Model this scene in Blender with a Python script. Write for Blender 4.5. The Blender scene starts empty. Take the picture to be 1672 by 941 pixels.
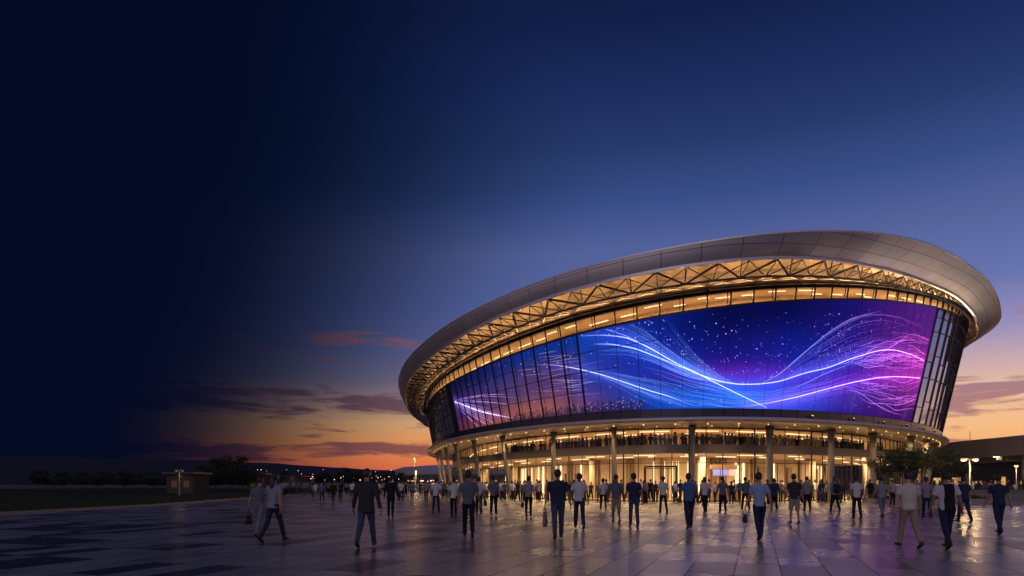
import bpy, bmesh, math, random
import numpy as np
from mathutils import Vector, Matrix, noise as mnoise
R = math.radians
random.seed(7); rng = np.random.default_rng(11)
SC = bpy.context.scene
COL = SC.collection
EYE = 1.48

# ------------------------------------------------------------------ helpers
def lin(c, k=1.0):
    return tuple(k * ((x/255/12.92) if x/255 <= .04045 else ((x/255+.055)/1.055)**2.4) for x in c)
def tag(o, label=None, cat=None, group=None, kind=None):
    if label: o['label'] = label
    if cat: o['category'] = cat
    if group: o['group'] = group
    if kind: o['kind'] = kind
    return o
ORG = {}
def empty(name, loc=(0, 0, 0)):
    o = bpy.data.objects.new(name, None); COL.objects.link(o); o.location = loc; ORG[o] = Vector(loc); o.empty_display_size = .3
    return o
class MB:
    def __init__(s): s.v = []; s.f = []; s.m = []; s.uv = []; s.c = []; s.sm = []
    def add(s, vs, fs, mat=0, uvs=None, cols=None, smooth=False):
        b = len(s.v); s.v += [tuple(p) for p in vs]
        for f in fs: s.f.append([b+i for i in f]); s.m.append(mat); s.sm.append(smooth)
        s.uv += list(uvs) if uvs is not None else [(0, 0)]*len(vs)
        s.c += list(cols) if cols is not None else [(0, 0, 0, 1)]*len(vs)
        return s
    def box(s, x0, x1, y0, y1, z0, z1, mat=0):
        return s.add([(x0,y0,z0),(x1,y0,z0),(x1,y1,z0),(x0,y1,z0),(x0,y0,z1),(x1,y0,z1),(x1,y1,z1),(x0,y1,z1)],
                     [(3,2,1,0),(4,5,6,7),(0,1,5,4),(1,2,6,5),(2,3,7,6),(3,0,4,7)], mat)
    def bar(s, p, q, r, seg=6, mat=0, r2=None, smooth=True):
        p, q = Vector(p), Vector(q); d = (q-p).normalized(); r2 = r if r2 is None else r2
        a = d.orthogonal().normalized(); b = d.cross(a); vs = []
        for c, rr in ((p, r), (q, r2)):
            for i in range(seg):
                t = 2*math.pi*i/seg; vs.append(c + rr*(math.cos(t)*a + math.sin(t)*b))
        fs = [(i, (i+1) % seg, seg+(i+1) % seg, seg+i) for i in range(seg)]
        s.add(vs, fs, mat, smooth=smooth); s.add(vs[:seg], [tuple(range(seg))[::-1]], mat); s.add(vs[seg:], [tuple(range(seg))], mat)
        return s
    def tube(s, pts, rad, seg=10, ref=(0, 1, 0), mat=0, cap=True):
        # rad: (rx, ry) per point, ry along ref
        pts = [Vector(p) for p in pts]; n = len(pts); vs = []
        for i, p in enumerate(pts):
            d = (pts[min(i+1, n-1)] - pts[max(i-1, 0)]).normalized()
            f = Vector(ref); f = (f - f.dot(d)*d)
            f = f.normalized() if f.length > 1e-3 else d.orthogonal().normalized()
            x = f.cross(d); r = rad[i]; rx, ry = (r, r) if isinstance(r, (int, float)) else r
            for k in range(seg):
                t = 2*math.pi*k/seg; vs.append(p + rx*math.cos(t)*x + ry*math.sin(t)*f)
        fs = [(i*seg+k, i*seg+(k+1) % seg, (i+1)*seg+(k+1) % seg, (i+1)*seg+k) for i in range(n-1) for k in range(seg)]
        if cap: fs += [tuple(range(seg))[::-1], tuple((n-1)*seg+k for k in range(seg))]
        return s.add(vs, fs, mat, smooth=True)
    def ball(s, c, r, seg=12, rings=8, mat=0, fn=None):
        c = Vector(c); r = (r, r, r) if isinstance(r, (int, float)) else r; vs = []
        for i in range(rings+1):
            th = math.pi*i/rings
            for k in range(seg):
                ph = 2*math.pi*k/seg
                d = Vector((math.sin(th)*math.cos(ph), math.sin(th)*math.sin(ph), math.cos(th)))
                m = fn(d) if fn else 1
                vs.append(c + Vector((d.x*r[0], d.y*r[1], d.z*r[2]))*m)
        fs = []
        for i in range(rings):
            for k in range(seg): fs.append((i*seg+k, (i+1)*seg+k, (i+1)*seg+(k+1) % seg, i*seg+(k+1) % seg))
        return s.add(vs, fs, mat, smooth=True)
    def mesh(s, name, mats, off=Vector((0, 0, 0)), uv=False, col=False):
        me = bpy.data.meshes.new(name)
        me.from_pydata([(v[0]-off.x, v[1]-off.y, v[2]-off.z) for v in s.v], [], s.f)
        for m in (mats if isinstance(mats, (list, tuple)) else [mats]): me.materials.append(m)
        me.polygons.foreach_set('material_index', s.m); me.polygons.foreach_set('use_smooth', s.sm)
        if uv:
            l = me.uv_layers.new(name='UVMap'); vi = np.empty(len(me.loops), 'i'); me.loops.foreach_get('vertex_index', vi)
            l.data.foreach_set('uv', np.array(s.uv, 'f')[vi].ravel())
        if col:
            a = me.color_attributes.new('Col', 'FLOAT_COLOR', 'POINT'); a.data.foreach_set('color', np.array(s.c, 'f').ravel())
        me.update(); return me
    def build(s, name, mats, parent=None, uv=False, col=False):
        off = ORG.get(parent, Vector((0, 0, 0))) if parent else Vector((0, 0, 0))
        o = bpy.data.objects.new(name, s.mesh(name, mats, off, uv, col)); COL.objects.link(o)
        if parent: o.parent = parent; ORG[o] = off
        else: ORG[o] = Vector((0, 0, 0))
        return o
def top(mb, name, mats, loc, label, cat, group=None, **k):
    """a thing that is one mesh, origin at its base"""
    loc = Vector(loc); me = mb.mesh(name, mats, loc, **k); o = bpy.data.objects.new(name, me); COL.objects.link(o)
    o.location = loc; ORG[o] = loc; return tag(o, label, cat, group)
def clone(o, parent=None):
    c = o.copy(); COL.objects.link(c); c.parent = parent
    for ch in o.children: clone(ch, c)
    return c
def light(kind, loc, power, color, parent=None, size=.1, rot=None, name='lamp_glow', sy=None, spot=None):
    l = bpy.data.lights.new(name, kind); l.energy = power; l.color = color
    if kind == 'AREA':
        l.size = size
        if sy: l.shape = 'RECTANGLE'; l.size_y = sy
    else: l.shadow_soft_size = size
    if kind == 'SPOT': l.spot_size = spot or R(140); l.spot_blend = .6
    o = bpy.data.objects.new(name, l); COL.objects.link(o); o.location = Vector(loc) - ORG.get(parent, Vector((0, 0, 0)))
    if parent: o.parent = parent
    if rot: o.rotation_euler = rot
    return o

# ------------------------------------------------------------------ materials
def mat(name, base=(.5, .5, .5), rough=.6, metal=0, emit=None, es=0, spec=.5):
    m = bpy.data.materials.new(name); m.use_nodes = True; b = m.node_tree.nodes['Principled BSDF']
    b.inputs['Base Color'].default_value = (*base, 1); b.inputs['Roughness'].default_value = rough
    b.inputs['Metallic'].default_value = metal; b.inputs['Specular IOR Level'].default_value = spec
    if emit: b.inputs['Emission Color'].default_value = (*emit, 1); b.inputs['Emission Strength'].default_value = es
    return m
def nd(m): return m.node_tree.nodes, m.node_tree.links, m.node_tree.nodes['Principled BSDF']
def noisy(m, scale=4, amt=.25, bump=.1, bscale=None, detail=6, rvar=.1):
    """uneven tone, gloss and surface"""
    n, l, b = nd(m); tc = n.new('ShaderNodeTexCoord')
    t = n.new('ShaderNodeTexNoise'); t.inputs['Scale'].default_value = scale; t.inputs['Detail'].default_value = detail
    l.new(tc.outputs['Object'], t.inputs['Vector'])
    c = b.inputs['Base Color'].default_value[:3]
    mx = n.new('ShaderNodeMix'); mx.data_type = 'RGBA'
    mx.inputs[6].default_value = (*[x*(1-amt) for x in c], 1); mx.inputs[7].default_value = (*[min(1, x*(1+amt)) for x in c], 1)
    l.new(t.outputs['Fac'], mx.inputs[0]); l.new(mx.outputs[2], b.inputs['Base Color'])
    if rvar:
        mr = n.new('ShaderNodeMapRange'); r = b.inputs['Roughness'].default_value
        mr.inputs['To Min'].default_value = max(0.02, r-rvar); mr.inputs['To Max'].default_value = min(1, r+rvar)
        l.new(t.outputs['Fac'], mr.inputs['Value']); l.new(mr.outputs[0], b.inputs['Roughness'])
    if bump:
        t2 = n.new('ShaderNodeTexNoise'); t2.inputs['Scale'].default_value = bscale or scale*6; l.new(tc.outputs['Object'], t2.inputs['Vector'])
        bp = n.new('ShaderNodeBump'); bp.inputs['Strength'].default_value = bump; bp.inputs['Distance'].default_value = .02
        l.new(t2.outputs['Fac'], bp.inputs['Height']); l.new(bp.outputs[0], b.inputs['Normal'])
    return m
def glass(name, tint=(1, 1, 1), ior=1.5, boost=1.0, tilt=0.0):
    m = bpy.data.materials.new(name); m.use_nodes = True; n = m.node_tree.nodes; l = m.node_tree.links; n.remove(n['Principled BSDF'])
    tr = n.new('ShaderNodeBsdfTransparent'); tr.inputs[0].default_value = (*tint, 1)
    g = n.new('ShaderNodeBsdfGlossy'); g.inputs['Roughness'].default_value = .01
    fr = n.new('ShaderNodeFresnel'); fr.inputs[0].default_value = ior
    mu = n.new('ShaderNodeMath'); mu.operation = 'MULTIPLY'; mu.inputs[1].default_value = boost; mu.use_clamp = True
    mx = n.new('ShaderNodeMixShader'); l.new(fr.outputs[0], mu.inputs[0]); l.new(mu.outputs[0], mx.inputs[0])
    l.new(tr.outputs[0], mx.inputs[1]); l.new(g.outputs[0], mx.inputs[2]); l.new(mx.outputs[0], n['Material Output'].inputs[0])
    return m

WARM = (1.0, .60, .26)
WARM2 = (1.0, .66, .33)
M = {}
M['dark_metal'] = noisy(mat('dark_metal', (.035, .035, .042), .4, .6), 3, .2, 0)
M['mullion'] = mat('mullion_metal', (.03, .03, .036), .35, .7)
M['truss'] = noisy(mat('truss_steel', (.16, .125, .10), .45, .7), 2, .25, 0)
M['soffit'] = noisy(mat('soffit_metal', (.36, .265, .18), .36, .6), .45, .36, .10, 2)
M['canopy'] = noisy(mat('canopy_plaster', (.56, .46, .36), .38, .3), .5, .12, 0)
M['canopy_edge'] = noisy(mat('canopy_edge_metal', (.55, .54, .55), .35, .6), .8, .12, 0)
M['column'] = noisy(mat('column_concrete', (.15, .135, .125), .45), 1.2, .15, .08)
M['header'] = noisy(mat('header_panel', (.42, .34, .27), .5, .2), 1.5, .2, 0)
M['spandrel'] = noisy(mat('spandrel_panel', (.025, .033, .055), .25, .3), 1.0, .35, 0)
M['facade_dark'] = noisy(mat('facade_panel', (.05, .045, .05), .3, .5), 1, .2, 0)
M['interior'] = noisy(mat('interior_wall', (.48, .37, .27), .6), .5, .55, 0)
M['interior_dark'] = noisy(mat('interior_timber', (.20, .13, .08), .5), .8, .3, 0)
M['slab'] = mat('slab_edge', (.11, .10, .095), .35, .3)
M['ceiling'] = noisy(mat('interior_ceiling', (.42, .32, .23), .6), .5, .15, 0)
M['floor_in'] = noisy(mat('interior_floor', (.40, .33, .26), .25), 1, .2, 0)
M['lamp'] = mat('lamp_lens', (.9, .8, .6), .4, 0, (1, .52, .16), 2.6)
M['lamp_soft'] = mat('light_strip', (.9, .8, .6), .4, 0, (1, .70, .38), 1.7)
M['lamp_white'] = mat('white_tube', (.9, .9, .9), .4, 0, (1, .85, .62), 4)
M['shop_blue'] = mat('shop_screen', (.1, .1, .2), .4, 0, (.35, .35, .95), .9)
M['shop_pink'] = mat('shop_sign', (.2, .1, .1), .4, 0, (1, .45, .40), 1.2)
M['glass'] = glass('clear_glass', (.93, .93, .90), 1.45, .9)
M['concrete'] = noisy(mat('grey_concrete', (.42, .39, .39), .7), .6, .25, .15, 8)
M['kerb'] = noisy(mat('kerb_stone', (.20, .19, .19), .6), 2, .2, .1)
M['planter'] = noisy(mat('planter_stone', (.16, .155, .16), .6), 1.5, .25, .15)
M['steel_pole'] = noisy(mat('painted_steel', (.30, .29, .28), .4, .3), 3, .15, 0)
M['bark'] = noisy(mat('bark', (.07, .05, .035), .85), 8, .35, .5)

# wing glass: opaque-looking reflective glazing with dim rooms behind
m = M['wing_glass'] = mat('wing_glass', (.05, .045, .05), .03, .0, spec=1.0)
n, l, b = nd(m); b.inputs['Metallic'].default_value = .7; b.inputs['Base Color'].default_value = (.50, .48, .50, 1)
tc = n.new('ShaderNodeTexCoord'); t = n.new('ShaderNodeTexNoise'); t.inputs['Scale'].default_value = .25; t.inputs['Detail'].default_value = 2
bp = n.new('ShaderNodeBump'); bp.inputs['Strength'].default_value = .12; bp.inputs['Distance'].default_value = .12
ge = n.new('ShaderNodeNewGeometry'); va = n.new('ShaderNodeVectorMath'); va.operation = 'ADD'; va.inputs[1].default_value = (0, 0, .30); l.new(ge.outputs['Normal'], va.inputs[0])
vn = n.new('ShaderNodeVectorMath'); vn.operation = 'NORMALIZE'; l.new(va.outputs[0], vn.inputs[0]); l.new(vn.outputs[0], bp.inputs['Normal'])
l.new(tc.outputs['Object'], t.inputs['Vector']); l.new(t.outputs['Fac'], bp.inputs['Height']); l.new(bp.outputs[0], b.inputs['Normal'])

# clerestory panes: rooms with the lights on
m = M['lit_pane'] = mat('lit_window', (.10, .08, .06), .06)
n, l, b = nd(m); tc = n.new('ShaderNodeTexCoord')
t = n.new('ShaderNodeTexNoise'); t.inputs['Scale'].default_value = .8; t.inputs['Detail'].default_value = 2.5; t.inputs['Roughness'].default_value = .5; t.inputs['Distortion'].default_value = .6
mp = n.new('ShaderNodeMapping'); mp.inputs['Scale'].default_value = (1, 1, 1.6)
l.new(tc.outputs['Object'], mp.inputs['Vector']); l.new(mp.outputs[0], t.inputs['Vector'])
cr = n.new('ShaderNodeValToRGB'); e = cr.color_ramp.elements
e[0].position = .28; e[0].color = (*lin((120, 80, 42)), 1); e[1].position = .76; e[1].color = (*lin((250, 206, 134)), 1)
x = cr.color_ramp.elements.new(.36); x.color = (*lin((196, 146, 84)), 1); x = cr.color_ramp.elements.new(.60); x.color = (*lin((220, 170, 102)), 1)
l.new(t.outputs['Fac'], cr.inputs[0]); l.new(cr.outputs[0], b.inputs['Emission Color']); b.inputs['Emission Strength'].default_value = .85

# LED display: picture and the left glass's sunset reflection painted as panel colours
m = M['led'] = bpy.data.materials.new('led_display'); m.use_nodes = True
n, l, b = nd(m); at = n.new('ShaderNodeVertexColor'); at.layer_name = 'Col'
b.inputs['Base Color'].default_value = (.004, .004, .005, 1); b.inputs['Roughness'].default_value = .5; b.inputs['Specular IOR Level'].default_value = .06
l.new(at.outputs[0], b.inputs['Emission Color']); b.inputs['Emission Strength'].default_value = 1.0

# rim cladding: brushed metal panels with open joints
m = M['fascia'] = mat('rim_cladding', (.42, .39, .385), .40, .5)
n, l, b = nd(m); uv = n.new('ShaderNodeUVMap'); uv.uv_map = 'UVMap'
br = n.new('ShaderNodeTexBrick'); br.offset = 0; br.squash = 1
for k, v in (('Scale', 1), ('Mortar Size', .018), ('Mortar Smooth', .1), ('Brick Width', 2.05), ('Row Height', 1.0)): br.inputs[k].default_value = v
br.inputs['Color1'].default_value = (.60, .57, .57, 1); br.inputs['Color2'].default_value = (.68, .64, .635, 1); br.inputs['Mortar'].default_value = (.06, .055, .055, 1)
l.new(uv.outputs[0], br.inputs['Vector']); l.new(br.outputs['Color'], b.inputs['Base Color'])
t = n.new('ShaderNodeTexNoise'); t.inputs['Scale'].default_value = .7; t.inputs['Detail'].default_value = 6; l.new(uv.outputs[0], t.inputs['Vector'])
mr = n.new('ShaderNodeMapRange'); mr.inputs['To Min'].default_value = .34; mr.inputs['To Max'].default_value = .46
l.new(t.outputs['Fac'], mr.inputs['Value']); l.new(mr.outputs[0], b.inputs['Roughness'])
bp = n.new('ShaderNodeBump'); bp.inputs['Strength'].default_value = .5; bp.inputs['Distance'].default_value = .02; bp.invert = True
l.new(br.outputs['Fac'], bp.inputs['Height']); l.new(bp.outputs[0], b.inputs['Normal'])

# plaza paving: polished slabs, each with its own tone, gloss and slight lean
m = M['paving'] = mat('polished_paving', (.1, .1, .1), .3)
n, l, b = nd(m)
def math_(op, a, c=None, clamp=False, N=None, Lk=None):
    N = N or n; Lk = Lk or l
    q = N.new('ShaderNodeMath'); q.operation = op; q.use_clamp = clamp
    for i, v in enumerate((a, c)):
        if v is None: continue
        if isinstance(v, (int, float)): q.inputs[i].default_value = v
        else: Lk.new(v, q.inputs[i])
    return q.outputs[0]
tc = n.new('ShaderNodeTexCoord'); mp = n.new('ShaderNodeMapping'); mp.inputs['Rotation'].default_value = (0, 0, R(19.7)); mp.inputs['Location'].default_value = (.35, .6, 0)
l.new(tc.outputs['Object'], mp.inputs['Vector'])
sp = n.new('ShaderNodeSeparateXYZ'); l.new(mp.outputs[0], sp.inputs[0])
TW, TL = .74, 1.75
ix = math_('DIVIDE', sp.outputs[0], TW); iy = math_('DIVIDE', sp.outputs[1], TL)
fx = math_('FLOOR', ix); fy = math_('FLOOR', iy)
cb = n.new('ShaderNodeCombineXYZ'); l.new(fx, cb.inputs[0]); l.new(fy, cb.inputs[1])
wn = n.new('ShaderNodeTexWhiteNoise'); wn.noise_dimensions = '2D'; l.new(cb.outputs[0], wn.inputs['Vector'])
ws = n.new('ShaderNodeSeparateColor'); l.new(wn.outputs['Color'], ws.inputs[0])
# joints
def edge(i, w, size):
    fr = math_('FRACT', i); d = math_('MINIMUM', fr, math_('SUBTRACT', 1.0, fr)); return math_('LESS_THAN', math_('MULTIPLY', d, size), w)
jt = math_('MAXIMUM', edge(ix, .010, TW), edge(iy, .010, TL))
cr = n.new('ShaderNodeValToRGB'); cr.color_ramp.interpolation = 'LINEAR'; e = cr.color_ramp.elements
e[0].position = .0; e[0].color = (.045, .045, .05, 1); e[1].position = 1; e[1].color = (.28, .272, .275, 1)
x = cr.color_ramp.elements.new(.18); x.color = (.05, .05, .055, 1); x = cr.color_ramp.elements.new(.25); x.color = (.20, .195, .198, 1)
l.new(ws.outputs[0], cr.inputs[0])
t = n.new('ShaderNodeTexNoise'); t.inputs['Scale'].default_value = .8; t.inputs['Detail'].default_value = 8; t.inputs['Roughness'].default_value = .6
l.new(tc.outputs['Object'], t.inputs['Vector'])
mx = n.new('ShaderNodeMix'); mx.data_type = 'RGBA'; mx.blend_type = 'MULTIPLY'; mx.inputs[0].default_value = .8
g = n.new('ShaderNodeMapRange'); g.inputs['From Min'].default_value = .3; g.inputs['From Max'].default_value = .7; g.inputs['To Min'].default_value = .62; g.inputs['To Max'].default_value = 1.15
l.new(t.outputs['Fac'], g.inputs['Value']); l.new(cr.outputs[0], mx.inputs[6]); l.new(g.outputs[0], mx.inputs[7])
mj = n.new('ShaderNodeMix'); mj.data_type = 'RGBA'; l.new(jt, mj.inputs[0]); l.new(mx.outputs[2], mj.inputs[6]); mj.inputs[7].default_value = (.015, .015, .017, 1)
l.new(mj.outputs[2], b.inputs['Base Color'])
rg = math_('ADD', math_('ADD', math_('MULTIPLY', ws.outputs[1], .11), math_('MULTIPLY', t.outputs['Fac'], .05)), math_('MULTIPLY', jt, .4))
l.new(math_('ADD', rg, .22), b.inputs['Roughness'])
ge = n.new('ShaderNodeNewGeometry'); vs_ = n.new('ShaderNodeVectorMath'); vs_.operation = 'SUBTRACT'; vs_.inputs[1].default_value = (.5, .5, .5); l.new(wn.outputs['Color'], vs_.inputs[0])
vm = n.new('ShaderNodeVectorMath'); vm.operation = 'MULTIPLY'; vm.inputs[1].default_value = (.006, .006, 0); l.new(vs_.outputs[0], vm.inputs[0])
va = n.new('ShaderNodeVectorMath'); va.operation = 'ADD'; l.new(vm.outputs[0], va.inputs[0]); l.new(ge.outputs['Normal'], va.inputs[1])
vn = n.new('ShaderNodeVectorMath'); vn.operation = 'NORMALIZE'; l.new(va.outputs[0], vn.inputs[0])
t2 = n.new('ShaderNodeTexNoise'); t2.inputs['Scale'].default_value = 1.4; t2.inputs['Detail'].default_value = 4; l.new(tc.outputs['Object'], t2.inputs['Vector'])
bp = n.new('ShaderNodeBump'); bp.inputs['Strength'].default_value = .09; bp.inputs['Distance'].default_value = .01
l.new(t2.outputs['Fac'], bp.inputs['Height']); l.new(vn.outputs[0], bp.inputs['Normal']); l.new(bp.outputs[0], b.inputs['Normal'])
b.inputs['Specular IOR Level'].default_value = .75

M['earth'] = noisy(mat('bare_ground', (.05, .05, .045), .9), .05, .4, .2, 1)
M['hill'] = noisy(mat('wooded_hill', (.028, .028, .045), .95, spec=.1), .01, .5, 0)
M['lawn'] = noisy(mat('lawn_soil', (.02, .03, .012), .9, spec=.1), 1.2, .4, .6, 12)
def leafmat(name, a, c):
    m = mat(name, a, .55, spec=.3); n, l, b = nd(m); g = n.new('ShaderNodeNewGeometry')
    cr = n.new('ShaderNodeValToRGB'); e = cr.color_ramp.elements; e[0].color = (*a, 1); e[1].color = (*c, 1)
    l.new(g.outputs['Random Per Island'], cr.inputs[0]); l.new(cr.outputs[0], b.inputs['Base Color'])
    return m
M['leaf'] = leafmat('leaf_green', (.018, .035, .010), (.07, .10, .025))
M['leaf_dark'] = leafmat('leaf_dark', (.008, .014, .008), (.03, .042, .02))
M['grass'] = leafmat('grass_blade', (.015, .03, .008), (.045, .065, .02))

# ------------------------------------------------------------------ arena plan
CP = np.array([(-12,140),(-14.4,124),(-13.42,107.6),(-10.5,90),(-7.4,78),(-3.6,68.8),(.2,62),(5.5,55.6),(10,52.9),(15,51.8),(20,52.3),(24.6,54),(30,57),(38.8,64.3),(46,72.5),(51.2,80),(56.5,90),(60,103),(58,122),(48,142),(30,156),(8,155)], float)
NP = 2848
def _curve():
    n = len(CP); out = []
    for i in range(n):
        p0, p1, p2, p3 = CP[i-1], CP[i], CP[(i+1) % n], CP[(i+2) % n]
        for t in np.linspace(0, 1, 60, endpoint=False):
            out.append(.5*(2*p1+(-p0+p2)*t+(2*p0-5*p1+4*p2-p3)*t*t+(-p0+3*p1-3*p2+p3)*t**3))
    out = np.array(out); seg = np.linalg.norm(np.roll(out, -1, 0)-out, axis=1); d = np.r_[0, np.cumsum(seg)]; L = d[-1]
    s = np.linspace(0, L, NP, endpoint=False)
    P = np.stack([np.interp(s, d, np.r_[out[:, 0], out[0, 0]]), np.interp(s, d, np.r_[out[:, 1], out[0, 1]])], 1)
    w = np.exp(-.5*(np.arange(-60, 61)/20.)**2); w /= w.sum()
    for k in (0, 1): P[:, k] = np.convolve(np.r_[P[-60:, k], P[:, k], P[:60, k]], w, 'valid')
    T = np.roll(P, -1, 0)-np.roll(P, 1, 0); T /= np.linalg.norm(T, axis=1)[:, None]
    Nn = np.stack([T[:, 1], -T[:, 0]], 1)
    return P, Nn, L
PC, NC, LC = _curve()
if np.dot(NC[1000], PC[1000]-PC.mean(0)) < 0: NC = -NC
def smooth_tab(tab, sig=3.0):
    xs, ys = zip(*tab); s = np.linspace(0, LC, NP, endpoint=False)
    v = np.interp(s, xs, ys, period=LC); k = int(sig/LC*NP); w = np.exp(-.5*(np.arange(-3*k, 3*k+1)/k)**2); w /= w.sum()
    return np.convolve(np.r_[v[-3*k:], v, v[:3*k]], w, 'valid')
OT = smooth_tab([(0,3),(17,2.6),(33,3.5),(49,4.4),(66,4.7),(77,4.95),(84,5.0),(92,5.0),(95.6,5.2),(98.8,5.6),(101.2,6.0),(104.3,6.2),(107,6.2),(110,6.0),(115.6,5.3),(126.6,4.4),(138.6,4.45),(143,4.5),(161,6.3),(175,7),(200,6),(240,4)])
OB = smooth_tab([(0,2.4),(17,2.2),(33,2.9),(47,3.5),(61,3.8),(76.5,4.15),(83.4,4.5),(92,4.7),(95.5,4.9),(98.9,5.2),(101.5,5.1),(105,4.6),(109.5,3.6),(114.7,2.85),(123.4,2.4),(135,2.26),(146,2.7),(158,3.9),(175,5),(200,4),(240,3)])
def idx(s): return (s/LC*NP) % NP
def lerp_tab(T, s):
    i = idx(s); a = int(i) % NP; f = i-int(i); return T[a]*(1-f)+T[(a+1) % NP]*f
def P(s, off, z=0.0):
    p = lerp_tab(PC, s); q = lerp_tab(NC, s); return Vector((p[0]+q[0]*off, p[1]+q[1]*off, z))
def plane(p): return 18.3+.09*(p.x-17)-.015*(p.y-46)
def woff(z): return -.8+.21*(z-7)
def z_soff(s): return plane(P(s, 1.3))-1.0
def z_scr(s):
    p = P(s, .9); return min(15.2+.1157*(p.x-20.5)+.023*(p.y-52.3), z_soff(s)-1.0)
ot = lambda s: lerp_tab(OT, s)
ob = lambda s: lerp_tab(OB, s)
FU = 1115.0
def uv_of(p): return 836+FU*p.x/p.y, 790-FU*(p.z-EYE)/p.y
def tang(s): q = lerp_tab(NC, s); return Vector((-q[1], q[0], 0))
def lay(s, aim=Vector((0, 0, -1)), fz=None):
    z_ = -Vector(aim).normalized(); y_ = tang(s)
    if fz: y_ = P(s+.5, 0, fz(s+.5))-P(s-.5, 0, fz(s-.5)); z_ = z_-y_*(z_.dot(y_)/y_.dot(y_)); z_.normalize()
    y_ = (y_-z_*y_.dot(z_)).normalized(); x_ = y_.cross(z_); return Matrix((x_, y_, z_)).transposed().to_euler()
def s_at(u, off, z, lo=45, hi=150):
    best = min(np.arange(lo, hi, .1), key=lambda s: abs(uv_of(P(s, off, z))[0]-u)); return float(best)
def strip(mb, ss, prof, mat=0, closed=False, smooth=False, flip=False):
    """prof(s) -> list of points; skin between successive s"""
    rows = [prof(s) for s in ss]; k = len(rows[0]); vs = [p for r in rows for p in r]; uvs = []
    for s, r in zip(ss, rows):
        h = 0.0
        for j, p in enumerate(r):
            if j: h += (p-r[j-1]).length
            uvs.append((s, h))
    fs = []
    kk = k if closed else k-1
    for i in range(len(ss)-1):
        for j in range(kk):
            f = (i*k+j, i*k+(j+1) % k, (i+1)*k+(j+1) % k, (i+1)*k+j); fs.append(f[::-1] if flip else f)
    mb.add(vs, fs, mat, uvs=uvs, smooth=smooth)
    if closed: mb.add(rows[0], [tuple(range(k))[::-1]], mat); mb.add(rows[-1], [tuple(range(k))], mat)
def cbox(mb, s0, s1, o0, o1, z0, z1, n=2, mat=0):
    fz0 = z0 if callable(z0) else (lambda s: z0); fz1 = z1 if callable(z1) else (lambda s: z1)
    fo0 = o0 if callable(o0) else (lambda s: o0); fo1 = o1 if callable(o1) else (lambda s: o1)
    strip(mb, np.linspace(s0, s1, n), lambda s: [P(s, fo0(s), fz0(s)), P(s, fo1(s), fz0(s)), P(s, fo1(s), fz1(s)), P(s, fo0(s), fz1(s))], mat, True)
ALL = np.linspace(0, LC, 361)

arena = empty('arena', (20, 100, 0))
tag(arena, 'large oval glass arena with tilted metal roof rim and curved wave-patterned video wall', 'arena')
# roof, rim and soffit
mb = MB(); c0 = Vector((22, 104, 21.0))
def rprof(s):
    e = P(s, ot(s)-.25); e.z = plane(e)+.02
    out = [e]
    for f, dz in ((.15, .25), (.45, .9), (.8, 1.2), (1.0, 1.25)):
        q = e.lerp(Vector((c0.x, c0.y, 0)), f); q.z = plane(q)-.45+dz*.6; out.append(q)
    return out
strip(mb, ALL, rprof, smooth=True); roof = mb.build('roof', M['dark_metal'], arena)
mb = MB()
def fprof(s):
    a = P(s, ob(s)); a.z = plane(a)-1.2
    b_ = P(s, ot(s)); b_.z = plane(b_)
    w = P(s, 1.0); o = []
    nrm = lerp_tab(NC, s); nn = Vector((nrm[0], nrm[1], 0))
    for f in np.linspace(0, 1, 11):
        th = f*math.pi/2; fx_ = .80*f+.20*math.sin(th); fz_ = .80*f+.20*(1-math.cos(th))
        q = a.lerp(b_, fx_); q.z = a.z+(b_.z-a.z)*fz_; o.append(q+nn*.05*math.sin(math.pi*f))
    return o
strip(mb, ALL, fprof, smooth=True); mb.build('fascia', M['fascia'], roof, uv=True)
mb = MB()
def lip(s):
    b_ = P(s, ot(s)); z = plane(b_); return [P(s, ot(s)-.25, z-.05), P(s, ot(s)+.03, z-.05), P(s, ot(s)+.03, z+.07), P(s, ot(s)-.25, z+.07)]
strip(mb, ALL, lip, closed=True); mb.build('rim_cap', M['canopy_edge'], roof)
mb = MB()
def lip2(s):
    a = P(s, ob(s)); z = plane(a)-1.2; return [P(s, ob(s)-.14, z-.16), P(s, ob(s)+.02, z-.16), P(s, ob(s)+.02, z+.03), P(s, ob(s)-.16, z+.03)]
strip(mb, ALL, lip2, closed=True); mb.build('rim_trim', M['canopy_edge'], roof)
mb = MB()
def sprof(s):
    a = P(s, ob(s)-.1); a.z = plane(a)-1.17; e = P(s, woff(z_soff(s))-.05, z_soff(s)); o = [a]
    for f in (.1, .35, .6, .85): 
        q = a.lerp(e, f); q.z += .42*math.sin(math.pi*f); o.append(q)
    return o+[e]
strip(mb, ALL, sprof, smooth=True); mb.build('soffit', M['soffit'], roof, uv=True)

# solid facade behind the glazing
mb = MB()
strip(mb, ALL, lambda s: [P(s, woff(7.0)-.25, 6.6), P(s, woff(z_scr(s))-.25, z_scr(s)+.03)]); mb.build('facade_wall', M['facade_dark'], arena)

SL = s_at(736, .4, 10.0); SRt = s_at(1524, 1.2, 14.0)
S_SCR0, S_SCR1 = SL, SRt
print('screen s', S_SCR0, S_SCR1)
PAN = (S_SCR1-S_SCR0)/36.0
Z_B = 7.28
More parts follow.
